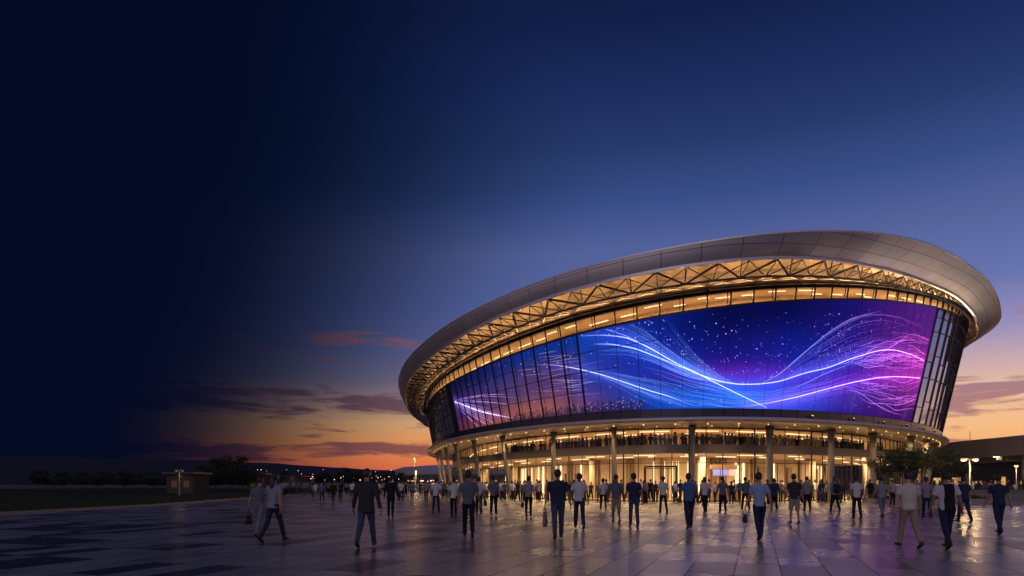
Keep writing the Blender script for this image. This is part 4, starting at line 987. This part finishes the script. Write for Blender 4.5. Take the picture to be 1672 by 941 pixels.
# far crowd: one shared body each, clothed per person
ONES = ['walk_a', 'walk_b', 'stroll', 'woman', 'woman_bun', 'stand', 'coat', 'woman_long', 'stocky']
TOPS = ['white_cotton', 'grey_cotton', 'slate_cotton', 'navy_cotton', 'black_cloth', 'charcoal_cloth', 'mauve_cotton', 'brown_cotton', 'blue_cotton', 'black_cloth', 'charcoal_cloth', 'slate_cotton']
DARKS = ['black_cloth', 'charcoal_cloth', 'navy_cotton', 'slate_cotton', 'brown_cotton']
def crowd(loc, label, group, rz=0, tops=TOPS, h=None):
    key = random.choice(ONES); o = put(bpy.data.objects.new('person', TPL[key]['one'])); o.location = loc; o.rotation_euler = (0, 0, R(rz)); sc = (h or random.uniform(1.6, 1.86))/1.76; o.scale = (sc*random.uniform(.95, 1.06), sc, sc)
    for i, m_ in enumerate((random.choice(SKIN[:3]), CLO[random.choice(tops)], CLO[random.choice([BLK, DKD, 'charcoal_cloth', DEN])], random.choice(HAIR), random.choice(SHOE[:2]))): setm(o, i, m_)
    return tag(o, label, 'person', group)
taken = []
def free(p, r=.55):
    if any((p-q).length < r for q in taken): return False
    taken.append(p.copy()); return True
for v in PPL.values(): taken.append(v[0].location.copy())
c = 0
while c < 100:
    s = random.uniform(52, 140); o_ = random.choice((random.uniform(-3.9, -2.9), random.uniform(-3.9, 1.5), random.uniform(-.5, 4.0)))
    p = P(s, o_)
    if any((p-P(cs, -2.3)).length < .8 for cs in cols) or not free(p): continue
    crowd(p, 'person in the dense crowd gathered along the foot of the arena\'s glass front', 'crowd along the arena\'s glass front', random.gauss(0, 35)); c += 1
c = 0
while c < 90:
    s = random.uniform(68, 133); p = P(s, GO-random.uniform(.62, 1.1), ZM0+.02)
    if not free(p, .40): continue
    crowd(p, 'dark silhouetted guest on the upper gallery behind the arena\'s glass', 'guests along the upper gallery', random.choice((0, 180, 90, 40, 200)), DARKS, random.uniform(1.55, 1.8)); c += 1
c = 0
while c < 36:
    d = random.uniform(72, 125); u = random.uniform(440, 700); p = Vector(((u-836)/FU*d, d, 0))
    if not free(p): continue
    crowd(p, 'small distant person in the crowd between the lawn and the arena\'s left end', 'distant crowd left of the arena', random.gauss(0, 60)); c += 1
c = 0
while c < 20:
    d = random.uniform(54, 72); u = random.uniform(1545, 1690); p = Vector(((u-836)/FU*d, d, 0))
    if not free(p): continue
    crowd(p, 'person in the crowd behind the planter wall right of the arena', 'crowd behind the right planter wall', random.uniform(0, 360), DARKS+['white_cotton', 'slate_cotton']); c += 1

def tiny_person(mb, p, h, rz, mi, rr):
    k_ = h/1.75; c_, s_ = math.cos(rz), math.sin(rz); V2 = lambda x, y, z: (p.x+k_*(x*c_-y*s_), p.y+k_*(x*s_+y*c_), p.z+k_*z); rf = (-s_, c_, 0); st_ = rr.uniform(.04, .22)
    for sx in (-1, 1): mb.tube([V2(sx*.10, sx*st_, 0), V2(sx*.095, sx*st_*.3, .48), V2(sx*.09, 0, .92)], [.05*k_, .065*k_, .09*k_], 6, rf, 4)
    mb.tube([V2(0, 0, .84), V2(0, 0, 1.05), V2(0, 0, 1.32), V2(0, 0, 1.45), V2(0, 0, 1.52)], [(.17*k_, .12*k_), (.155*k_, .11*k_), (.195*k_, .12*k_), (.17*k_, .10*k_), (.06*k_, .06*k_)], 8, rf, mi)
    for sx in (-1, 1): mb.tube([V2(sx*.2, 0, 1.43), V2(sx*.235, -sx*st_*.3, 1.15), V2(sx*.23, -sx*st_*.6+.06, .86)], [.055*k_, .045*k_, .03*k_], 6, rf, mi)
    mb.ball(V2(0, .02, 1.65), (.075*k_, .085*k_, .115*k_), 8, 6, 5)
rr = random.Random(5); mb = MB(); c = 0
for _ in range(2500):
    if c >= 240: break
    if c < 100: d = rr.uniform(95, 150); u = rr.uniform(430, 715); p = Vector(((u-836)/FU*d, d, 0.1 if u < 560 else 0))
    else: p = P(rr.uniform(50, 142), rr.uniform(-3.9, 1.0))
    if not free(p, .4): continue
    tiny_person(mb, p, rr.uniform(1.6, 1.85), rr.uniform(0, 6.3), rr.randrange(4), rr); c += 1
tag(mb.build('crowd', [CLO['charcoal_cloth'], CLO['slate_cotton'], CLO['mauve_cotton'], CLO['white_cotton'], CLO['black_cloth'], HAIR[1]]), 'dense far crowd of small figures before the arena and the distant lawn', 'crowd', kind='stuff')

mb = MB(); c = 0
for _ in range(3000):
    if c >= 95: break
    p = P(rr.gauss(rr.choice((72, 80, 88, 94, 100, 106, 112, 119, 126)), 1.6), GO-rr.uniform(.6, 2.2), ZM0+.26)
    if not free(p, .36): continue
    tiny_person(mb, p, rr.uniform(1.38, 1.55), rr.uniform(0, 6.3), rr.choice((0, 1, 4, 4)), rr); c += 1
tag(mb.build('crowd', [CLO['charcoal_cloth'], CLO['slate_cotton'], CLO['mauve_cotton'], CLO['white_cotton'], CLO['black_cloth'], HAIR[1]]), 'packed dark crowd filling the upper gallery behind the glass', 'crowd', kind='stuff')

# ------------------------------------------------------------------ ground
def sheet(name, pts, z, m_, th=0):
    mb = MB(); n_ = len(pts); mb.add([(x, y, z) for x, y in pts], [tuple(range(n_))])
    if th:
        lo = [(x, y, z-th) for x, y in pts]; mb.add([(x, y, z) for x, y in pts]+lo, [(i, i+n_, (i+1) % n_+n_, (i+1) % n_) for i in range(n_)])
    return tag(mb.build(name, m_), kind='structure')
sheet('ground', [(-5000, -3000), (5000, -3000), (5000, 6000), (-5000, 6000)], -.06, M['earth'])
sheet('plaza', [(-26, -60), (110, -60), (110, 210), (-30, 210), (-30, 110), (-26, 70), (-23.5, 45), (-24.5, 25), (-31, 8), (-40, -10), (-60, -60)], 0, M['paving'])
KL = [(-60, -60), (-40, -10), (-31, 8), (-24.5, 25), (-23.5, 45), (-26, 70), (-30, 110), (-30, 210)]
sheet('lawn', [(x-.25, y) for x, y in KL]+[(-120, 210), (-190, 100), (-190, -60)], .10, M['lawn'])
mb = MB(); n_ = len(KL); pr = []
strip_rows = []
for x, y in KL: strip_rows.append([Vector((x-.27, y, -.05)), Vector((x-.27, y, .14)), Vector((x+.02, y, .14)), Vector((x+.05, y, -.05))])
vs_ = [p for r in strip_rows for p in r]; mb.add(vs_, [(i*4+j, i*4+j+1, i*4+5+j, i*4+4+j) for i in range(n_-1) for j in range(3)]); tag(mb.build('kerb', M['kerb']), kind='structure')
mb = MB()
for j in range(9000):
    y = random.uniform(30, 120); x = np.interp(y, [25, 45, 70, 110, 210], [-24.5, -23.5, -26, -30, -30])-.35-abs(random.gauss(0, 9)); hgt = random.uniform(.05, .12); a = random.uniform(0, 6.28); w_ = .02
    dx, dy = math.cos(a)*w_, math.sin(a)*w_; mb.add([(x-dx, y-dy, .10), (x+dx, y+dy, .10), (x+random.uniform(-.04, .04), y+random.uniform(-.04, .04), .10+hgt)], [(0, 1, 2)])
tag(mb.build('grass', M['grass']), 'short dark grass on the lawn left of the plaza', 'grass', kind='stuff')
# hills
mb = MB(); na, nr = 150, 9; vs_ = []
for i in range(na+1):
    az = R(-75+150*i/na)
    for j in range(nr+1):
        r_ = 900+1700*j/nr; u_ = math.degrees(az)
        ridge = np.interp(u_, [-75, -40, -28, -20, -12, -8, 0, 40, 75], [45, 48, 50, 44, 32, 27, 22, 18, 40])
        hgt = ridge*(math.sin(math.pi*min(1, j/nr*1.15)*.5))**1.6*(r_/1500)*(1+.10*mnoise.noise(Vector((u_*.35, j*.6, 1))))+2.4*mnoise.noise(Vector((u_*2.2, j, 5)))*(j/nr)
        vs_.append((math.sin(az)*r_, math.cos(az)*r_, max(-.5, hgt-1)))
mb.add(vs_, [(i*(nr+1)+j, i*(nr+1)+j+1, (i+1)*(nr+1)+j+1, (i+1)*(nr+1)+j) for i in range(na) for j in range(nr)], smooth=True)
tag(mb.build('hills', M['hill']), kind='structure')
TOWN = mat('town_light', (.9, .8, .6), .4, 0, (1, .62, .30), 3)
for i in range(70):
    near = i >= 26
    u = random.uniform(420, 700); d = random.uniform(150, 210) if near else random.uniform(480, 820); v = random.uniform(778, 787) if near else random.uniform(766, 779); p = Vector(((u-836)/FU*d, d, (790-v)/FU*d+EYE)); mb = MB(); mb.ball(p, random.uniform(.05, .13) if near else random.uniform(.10, .28), 8, 6)
    mb.bar(p-Vector((0, 0, .05)), Vector((p.x, p.y, 0 if near else p.z-2.2)), .03 if near else .07, 5, 1)
    lab = 'tiny warm lamp glowing low among the dark trees left of the arena' if near else 'tiny distant lamp glowing on the far hillside left of the arena'
    top(mb, 'garden_lamp' if near else 'town_lamp', [TOWN, M['steel_pole']], (p.x, p.y, 0 if near else p.z-2.2), lab, 'lamp', 'warm lamps among the far trees' if near else 'town lights on the far hillside')

# ------------------------------------------------------------------ trees
def tree_meshes(h, w, flat, nleaf, lm, seed, leaf=.16, trunk_h=.45):
    r = random.Random(seed); tk = MB(); cr = MB(); th = h*trunk_h; tips = []
    tk.tube([(0, 0, -.05), (.02, 0, th*.5), (0, .03, th), (.02, .02, h*.75)], [.09*h/4, .065*h/4, .05*h/4, .015], 8)
    for i in range(9):
        a = i*2.4+r.uniform(-.3, .3); el = r.uniform(.15, .9)*(.6 if flat else 1); ln = w*r.uniform(.28, .5); b0 = Vector((0, 0, th*r.uniform(.85, 1.25))); e_ = b0+Vector((math.cos(a)*ln*math.cos(el), math.sin(a)*ln*math.cos(el), ln*math.sin(el)+.1)); m_ = b0.lerp(e_, .5)+Vector((0, 0, .08)); tk.tube([b0, m_, e_], [.03*h/4, .022*h/4, .008], 6); tips += [m_, e_]
    cz = th+(h-th)*.5; clumps = []
    for i in range(26):
        a = r.uniform(0, 6.28); q = math.sqrt(r.random()); z = r.uniform(-1, 1); k_ = math.sqrt(max(0, 1-z*z*.8)); clumps.append((Vector((math.cos(a)*q*k_*w*.5, math.sin(a)*q*k_*w*.5, cz+z*(h-th)*.46)), r.uniform(.10, .20)*w))
    for t_ in tips: clumps.append((t_, r.uniform(.08, .15)*w))
    for j in range(nleaf):
        c_, rad = r.choice(clumps); d = Vector((r.gauss(0, 1), r.gauss(0, 1), r.gauss(0, .75))); p = c_+d.normalized()*rad*r.random()**.4; s_ = leaf*r.uniform(.55, 1.2); a = Vector((r.gauss(0, 1), r.gauss(0, 1), r.gauss(0, .6))).normalized(); b_ = a.orthogonal().normalized(); b_.rotate(Matrix.Rotation(r.uniform(0, 6.28), 3, a))
        cr.add([p, p+a*s_*.5+b_*s_*.28, p+a*s_, p+a*s_*.5-b_*s_*.28], [(0, 1, 2, 3)])
    return tk.mesh('trunk', M['bark']), cr.mesh('crown', lm)
def plant_tree(ms, loc, sc, rz, name, label, group):
    o = empty(name, loc); o.rotation_euler = (0, 0, rz); o.scale = sc if hasattr(sc, '__len__') else (sc,)*3; tag(o, label, 'tree', group)
    for nm, me in zip(('trunk', 'crown'), ms): put(bpy.data.objects.new(nm, me), o)
    return o
small = [tree_meshes(3.7, 3.2, True, 2300, M['leaf'], sd_, .15, .60) for sd_ in (1, 2, 3)]
big = [tree_meshes(6.2, 5.6, False, 5200, M['leaf_dark'], sd_, .32, .25) for sd_ in (4, 5, 6)]
TL_ = ['flat-crowned young tree at the left end of the planter row', 'second young tree from the left in the planter row before the arena', 'widest young tree in the middle of the planter row, tallest leaves', 'fourth young tree in the planter row, its crown against the dark walkway', 'smallest young tree at the right end of the planter row near the twin street lamp']
for i, (u, d, sc) in enumerate(((1444, 50, (.78, .78, .92)), (1474, 49, (.95, .95, .98)), (1505, 48.5, (1.15, 1.1, 1.05)), (1537, 50, (1.0, 1.0, 1.0)), (1566, 52, (.75, .75, .93)))):
    plant_tree(small[i % 3], ((u-836)/FU*d, d, .40), (sc[0], sc[1], sc[2]*.92), i*1.9, 'planter_tree', TL_[i], 'young trees in the planter row')
c = 0
BL = ['dark bushy tree beside the left lawn, one of a pair that merges into one mass', 'dark far-off tree in the line below the hills']
for i, (u, d, sc) in enumerate(((352, 128, .95), (396, 122, 1.0), (375, 135, 1.1), (330, 138, .8))):
    plant_tree(big[i % 3], ((u-836)/FU*d, d, 0), sc, i*2.1, 'lawn_tree', ['rounded dark tree left of centre in the clump by the left lawn', 'rightmost dark tree of the clump by the left lawn, nearest the walking couple', 'tallest dark tree of the clump by the left lawn', 'leftmost and smallest dark tree of the clump by the left lawn'][i], 'dark tree clump by the left lawn')
for i in range(56):
    u = 60+620*(i+random.random())/56; d = random.uniform(170, 300)
    plant_tree(random.choice(big), ((u-836)/FU*d, d, 0), random.uniform(.6, .9), random.uniform(0, 6.28), 'distant_tree', 'dark far-off tree in the line of trees below the hills', 'far line of trees below the hills')

# ------------------------------------------------------------------ street furniture, planters, walkway, far buildings
DIMP = noisy(mat('dim_window', (.05, .04, .03), .2, 0, lin((200, 140, 70)), .05), 3, .2, 0)
def lamp_post(loc, h, twin, label, pw=160, power_col=WARM):
    o = empty('street_lamp', loc); tag(o, label, 'street lamp'); x, y, z = loc; mb = MB()
    mb.tube([(x, y, z), (x, y, z+.25), (x, y, z+.26), (x, y, z+h)], [.09, .09, .055, .045], 12); mb.bar((x, y, z), (x, y, z+.03), .16, 12); mb.build('pole', M['steel_pole'], o)
    for sx in ((-1, 1) if twin else (0,)):
        p = Vector((x+sx*.38, y, z+h-.02)); mb = MB()
        if sx: mb.bar((x, y, z+h-.06), p, .028, 6)
        mb.tube([p+Vector((0, 0, .10)), p+Vector((0, 0, .07)), p+Vector((0, 0, .0))], [.08, .20, .22], 14); hd_ = mb.build('lamp_head', M['steel_pole'], o); mb = MB(); mb.ball(p-Vector((0, 0, .05)), (.17, .17, .10), 12, 8); mb.build('lens', M['lamp'] if pw > 10 else DIMP, hd_)
        light('POINT', p-Vector((0, 0, .3)), pw, power_col, o, .12)
lamp_post((29.9, 44.6, 0), 3.12, True, 'twin-headed glowing street lamp before the right planter wall', 75)
lamp_post(((679-836)/FU*112, 112, 0), 3.6, False, 'bright single street lamp at the arena\'s left end', 200)
lamp_post(((677-836)/FU*150, 150, 0), 7.1, False, 'tall thin street lamp rising behind the bright one left of the arena', 150)
lamp_post(((293-836)/FU*82, 82, .1), 3.0, True, 'dim twin-headed lamp post on the dark left lawn', 6)
lamp_post((836/FU*64*.985, 64, 0), 3.2, False, 'small lamp under the raised walkway at the far right', 60)
# terrace planter right
mb = MB(); x0, y0 = 34.4, 51.0
def poly_box(mb, pts, z0, z1, mat=0):
    n_ = len(pts); mb.add([(x, y, z0) for x, y in pts]+[(x, y, z1) for x, y in pts], [tuple(range(n_))[::-1], tuple(range(n_, 2*n_))]+[(i, (i+1) % n_, (i+1) % n_+n_, i+n_) for i in range(n_)], mat)
pw_ = [(34.4, 51.2), (62, 46.5), (62, 48.3), (34.9, 53.2)]
pl = empty('planter_wall', (34.4, 51.2, 0)); tag(pl, 'long low stone planter wall with lawn strip at the right edge of the plaza', 'planter')
mb = MB(); poly_box(mb, pw_, 0, .92); mb.build('wall', M['planter'], pl)
mb = MB(); poly_box(mb, [(34.3, 51.1), (62, 46.4), (62, 46.75), (34.4, 51.45)], .922, 1.0); mb.build('coping', M['kerb'], pl)
mb = MB(); poly_box(mb, [(34.2, 50.5), (62, 45.8), (62, 46.2), (34.25, 50.9)], 0, .14); mb.build('step', M['kerb'], pl)
mb = MB()
for j in range(2600):
    t = random.random(); w_ = random.random(); x = 34.6+27*t; y = 51.5-4.7*t+w_*1.5; b_ = max(0, math.sin(t*40)*math.sin(t*17+1)); z = .92; hh_ = random.uniform(.06, .16)+.30*b_*random.random(); a = random.uniform(0, 6.28); mb.add([(x+math.cos(a)*.04, y+math.sin(a)*.04, z), (x-math.cos(a)*.04, y-math.sin(a)*.04, z), (x+random.uniform(-.08, .08), y+random.uniform(-.08, .08), z+hh_)], [(0, 1, 2)])
gr = mb.build('planting', M['grass'], pl); gr['kind'] = 'stuff'
# planter under the trees
pt = empty('tree_planter', (31, 49.5, 0)); tag(pt, 'low stone planter holding the row of young trees before the arena', 'planter')
mb = MB(); poly_box(mb, [(26.2, 49.2), (34.0, 48.0), (34.2, 51.6), (26.6, 51.9)], 0, .40); mb.build('wall', M['planter'], pt)
mb = MB()
for j in range(1600):
    x = random.uniform(26.5, 34); y = random.uniform(49.0, 51.5); a = random.uniform(0, 6.28); hh_ = random.uniform(.1, .35); mb.add([(x+math.cos(a)*.06, y+math.sin(a)*.06, .40), (x-math.cos(a)*.06, y-math.sin(a)*.06, .40), (x+random.uniform(-.12, .12), y+random.uniform(-.12, .12), .40+hh_)], [(0, 1, 2)])
gr = mb.build('planting', M['grass'], pt); gr['kind'] = 'stuff'
# raised walkway
wk = empty('raised_walkway', (68, 100, 0)); tag(wk, 'long grey concrete raised walkway running past the arena\'s right side', 'walkway')
A_, B_ = Vector((69.5, 160)), Vector((64.5, 62)); dr = (B_-A_).normalized(); nr_ = Vector((-dr.y, dr.x)); nr_ = nr_ if nr_.x > 0 else -nr_
def wq(t, o_): p = A_.lerp(B_, t)+nr_*o_; return (p.x, p.y)
mb = MB(); poly_box(mb, [wq(0, .35), wq(1, .35), wq(1, 11), wq(0, 11)], 5.35, 5.95); mb.build('deck', M['concrete'], wk)
for k in range(12):
    mb = MB(); poly_box(mb, [wq(k/12+.0008, 0), wq((k+1)/12-.0008, 0), wq((k+1)/12-.0008, .33), wq(k/12+.0008, .33)], 5.2, 7.75+.02*(k % 2)); mb.build('parapet_panel', M['concrete'], wk)
for t in np.linspace(.05, .95, 10): mb = MB(); poly_box(mb, [wq(t, 2), wq(t+.012, 2), wq(t+.012, 9), wq(t, 9)], 4.8, 5.348); mb.build('cross_beam', M['concrete'], wk)
for t in np.linspace(.05, .95, 8):
    p = wq(t, 3.2); mb = MB(); mb.tube([(p[0], p[1], 0), (p[0], p[1], 5.36)], [.5, .5], 16); mb.build('pier', M['concrete'], wk)
for t in np.linspace(.35, .95, 7):
    p = wq(t, 1.6); q = wq(t+.012, 1.6); mb = MB(); mb.bar((*p, 5.28), (*q, 5.28), .07, 6); mb.build('tube_light', M['lamp_white'], wk); light('POINT', (*p, 5.0), 26, WARM2, wk, .2)
for t in (.40, .52, .62, .74):
    p = wq(t, .15); mb = MB(); mb.bar((*p, 7.75), (*p, 9.1), .04, 6); mb.build('mast', M['steel_pole'], wk)
# low pavilion under and behind the walkway
pv = empty('pavilion', (84, 96, 0)); tag(pv, 'dark low building with small lit windows behind the raised walkway', 'building')
def pq(t, o_): return wq(t, 14+o_)
mb = MB(); poly_box(mb, [pq(-.4, 0), pq(1.1, 0), pq(1.1, 8), pq(-.4, 8)], 0, 5.0); mb.build('wall', M['planter'], pv)
mb = MB(); poly_box(mb, [pq(-.42, -.4), pq(1.12, -.4), pq(1.12, 8.4), pq(-.42, 8.4)], 5.003, 5.3); mb.build('roof', M['concrete'], pv)
for i in range(16):
    t = .02+i*.062; mb = MB(); z1 = random.choice((1.9, 2.2, 2.6)); poly_box(mb, [pq(t, -.03), pq(t+.02+random.uniform(0, .014), -.03), pq(t+.02+.01, .02), pq(t, .02)], .7, z1); w = mb.build('window', M['lit_pane'] if random.random() < .75 else M['facade_dark'], pv)
# far stadium left of the arena
st = empty('far_stadium', (-26, 440, 0)); tag(st, 'low pale oval stadium in the distance left of the arena', 'stadium')
mb = MB(); cx_, cy_ = -26, 440; vs_ = []; NN = 48
PRF = [(1.0, 0, 0), (1.03, 6.5, 0), (1.10, 7.2, 1), (1.13, 10.3, 1), (1.0, 12.0, 1), (.6, 13.2, 1), (.05, 13.6, 1)]
for (r_, z_, _) in PRF: vs_ += [(cx_+44*r_*math.cos(2*math.pi*i/NN), cy_+30*r_*math.sin(2*math.pi*i/NN), z_) for i in range(NN)]
for j in range(len(PRF)-1): mb.add(vs_[j*NN:(j+2)*NN], [(i, (i+1) % NN, NN+(i+1) % NN, NN+i) for i in range(NN)], 0 if j < 1 else 1, smooth=True)
mb.build('shell', [noisy(mat('stadium_wall', (.10, .09, .11), .6), .05, .3, 0), noisy(mat('stadium_roof', (.42, .40, .45), .5), .05, .2, 0)], st)
for i in range(14):
    a = R(190+i*10); p = Vector((cx_+44.6*math.cos(a), cy_+30.6*math.sin(a), 3.2)); mb = MB(); mb.ball(p, (1.5, .5, .35), 8, 6); mb.build('window', M['lamp_soft'], st)
# low houses beyond the left lawn
HL = ['long low brick pavilion with a dimly lit wall beyond the dark left lawn', 'low dark house behind the lawn trees, right of the lit pavilion', 'low shed with two lit windows near the tree line']
for i, (u0, u1, d, h_, litw) in enumerate(((272, 316, 100, 2.9, 2), (404, 432, 130, 3.2, 2), (462, 492, 150, 3.0, 3))):
    x0_, x1_ = (u0-836)/FU*d, (u1-836)/FU*d; o = empty('low_house', ((x0_+x1_)/2, d, 0)); tag(o, HL[i], 'house', 'low houses beyond the lawn')
    mb = MB(); mb.box(x0_, x1_, d, d+5, 0, h_); mb.build('wall', noisy(mat('brick_wall', (.05, .036, .03), .8), 3, .3, .2), o)
    mb = MB(); mb.box(x0_-.4, x1_+.4, d-.7, d+5.4, h_+.003, h_+.25); mb.build('roof', M['facade_dark'], o)
    for k in range(litw):
        xx = x0_+(x1_-x0_)*(k+.4)/(litw+.2); mb = MB(); mb.box(xx, xx+.8, d-.04, d-.003, .9, 1.9); w = mb.build('window', DIMP, o)
    light('POINT', ((x0_+x1_)/2, d-.5, h_-.3), 2.5 if i < 1 else 5, WARM, o, .1)

# ------------------------------------------------------------------ dusk sky
w = bpy.data.worlds.new('World'); SC.world = w; w.use_nodes = True; N = w.node_tree.nodes; Lk = w.node_tree.links; bg = N['Background']
def mt(op, a, c=None, clamp=False): return math_(op, a, c, clamp, N, Lk)
tc = N.new('ShaderNodeTexCoord'); sp = N.new('ShaderNodeSeparateXYZ'); Lk.new(tc.outputs['Generated'], sp.inputs[0])
el = mt('MULTIPLY', mt('ARCSINE', sp.outputs[2]), 180/math.pi); az = mt('MULTIPLY', mt('ARCTAN2', sp.outputs[0], sp.outputs[1]), 180/math.pi)
def skyramp(tab, x, lo, hi, k_=1.0):
    mr = N.new('ShaderNodeMapRange'); mr.inputs['From Min'].default_value = lo; mr.inputs['From Max'].default_value = hi; Lk.new(x, mr.inputs['Value'])
    cr = N.new('ShaderNodeValToRGB'); e = cr.color_ramp.elements
    for i, (p, c_) in enumerate(tab):
        q = e[i] if i < 2 else e.new((p-lo)/(hi-lo))
        q.position = (p-lo)/(hi-lo); q.color = (*lin(c_, k_), 1)
    Lk.new(mr.outputs[0], cr.inputs[0]); return cr.outputs[0]
def sstep(x, a, c): 
    mr = N.new('ShaderNodeMapRange'); mr.interpolation_type = 'SMOOTHSTEP'; mr.inputs['From Min'].default_value = a; mr.inputs['From Max'].default_value = c; Lk.new(x, mr.inputs['Value']); return mr.outputs[0]
def cmix(f, a, c, bt='MIX'):
    m_ = N.new('ShaderNodeMix'); m_.data_type = 'RGBA'; m_.blend_type = bt
    for i, v in ((0, f), (6, a), (7, c)):
        if isinstance(v, (int, float)): m_.inputs[i].default_value = v
        elif isinstance(v, tuple): m_.inputs[i].default_value = (*v, 1)
        else: Lk.new(v, m_.inputs[i])
    return m_.outputs[2]
HIGH = [(18.5, (84, 98, 154)), (22, (58, 79, 137)), (26, (39, 58, 107)), (30, (27, 43, 92)), (34, (19, 31, 72)), (45, (12, 20, 52))]
front = skyramp([(-5, (60, 40, 45)), (90, (14, 20, 60)), (0, (176, 82, 64)), (1.5, (222, 112, 72)), (3.2, (228, 148, 88)), (5.0, (214, 166, 120)), (6.6, (166, 138, 134)), (8.4, (120, 114, 144)), (11, (94, 104, 154)), (14.5, (84, 98, 158))]+HIGH, el, -5, 90)
right = skyramp([(-5, (70, 50, 50)), (90, (14, 20, 60)), (0, (226, 138, 86)), (2, (242, 170, 104)), (4, (246, 188, 132)), (6.2, (236, 190, 154)), (8.2, (206, 172, 172)), (10.5, (156, 146, 186)), (14, (104, 116, 176))]+HIGH, el, -5, 90)
back = skyramp([(-5, (60, 50, 60)), (90, (30, 38, 86)), (0, (196, 140, 136)), (6, (198, 152, 160)), (16, (150, 136, 170)), (35, (92, 98, 150)), (60, (50, 60, 118))], el, -5, 90, .74)
col = cmix(sstep(az, 2, 24), front, right)
# cloud banks
cv = N.new('ShaderNodeCombineXYZ'); Lk.new(mt('MULTIPLY', az, .068), cv.inputs[0]); Lk.new(mt('MULTIPLY', el, .52), cv.inputs[1])
nz = N.new('ShaderNodeTexNoise'); nz.inputs['Scale'].default_value = 1.6; nz.inputs['Detail'].default_value = 9; nz.inputs['Roughness'].default_value = .58; nz.inputs['Distortion'].default_value = .35; Lk.new(cv.outputs[0], nz.inputs['Vector'])
def bump_(c0, sg): q = mt('DIVIDE', mt('SUBTRACT', el, c0), sg); return mt('POWER', 2.718, mt('MULTIPLY', mt('MULTIPLY', q, q), -.5))
thr = mt('SUBTRACT', .635, mt('ADD', mt('ADD', mt('MULTIPLY', bump_(2.7, .6), .24), mt('MULTIPLY', bump_(6.3, 1.0), .23)), mt('MULTIPLY', bump_(11.3, .8), .12)))
cm = mt('MULTIPLY', mt('MULTIPLY', mt('SUBTRACT', nz.outputs['Fac'], thr), 11.0, True), mt('MULTIPLY', sstep(el, .5, 1.6), mt('SUBTRACT', 1.0, sstep(el, 12.5, 15))), True)
ccol = skyramp([(0, (126, 62, 64)), (30, (90, 84, 120)), (3, (122, 72, 78)), (6.5, (104, 72, 88)), (11, (148, 104, 122))], el, 0, 30)
ccr = skyramp([(0, (200, 122, 100)), (30, (120, 112, 150)), (4, (168, 112, 112)), (8, (158, 118, 134)), (12, (150, 126, 158))], el, 0, 30)
ccol = cmix(sstep(az, 8, 24), ccol, ccr)
col = cmix(mt('MULTIPLY', cm, .88), col, ccol)
# dark fade painted into the sky colours towards the left
lo_ = mt('SUBTRACT', -37.0, mt('MULTIPLY', el, .1)); hi_ = mt('ADD', -8.5, mt('MINIMUM', mt('MULTIPLY', el, .85), mt('SUBTRACT', 34.0, mt('MULTIPLY', el, .6))))
tt = mt('DIVIDE', mt('SUBTRACT', az, lo_), mt('SUBTRACT', hi_, lo_), True)
fade = mt('POWER', sstep(tt, 0, 1), 3.2)
behind = mt('MAXIMUM', sstep(az, 95, 150), sstep(mt('MULTIPLY', az, -1.0), 39, 100))
dark = cmix(fade, lin((3, 10, 34)), col)
allc = cmix(behind, dark, back)
Lk.new(allc, bg.inputs[0]); bg.inputs[1].default_value = 1.0
# added soft fill lamp behind the viewer, opposite the sunset
sl = bpy.data.lights.new('back_fill', 'SUN'); sl.energy = .28; sl.angle = R(50); sl.color = (.93, .90, 1.0); so = bpy.data.objects.new('back_fill', sl); COL.objects.link(so); so.rotation_euler = (R(62), 0, R(-18)); so.location = (0, -20, 30)

# ------------------------------------------------------------------ camera and output
cam = bpy.data.cameras.new('camera'); co = bpy.data.objects.new('camera', cam); COL.objects.link(co); co.location = (0, 0, EYE); co.rotation_euler = (R(90), 0, 0)
cam.sensor_width = 36; cam.lens = 36*FU/1672; cam.shift_y = 319.5/1672; cam.clip_end = 12000; cam.clip_start = .1; SC.camera = co
SC.view_settings.view_transform = 'Standard'; SC.view_settings.look = 'None'; SC.view_settings.exposure = 0; SC.view_settings.gamma = 1
SC.render.engine = 'CYCLES'; cy = SC.cycles; cy.use_denoising = True; cy.max_bounces = 7; cy.diffuse_bounces = 3; cy.glossy_bounces = 3; cy.transparent_max_bounces = 12; cy.sample_clamp_indirect = 4; cy.sample_clamp_direct = 0; cy.caustics_reflective = False; cy.caustics_refractive = False
try: cy.denoiser = 'OPENIMAGEDENOISE'; cy.use_light_tree = True
except Exception: pass
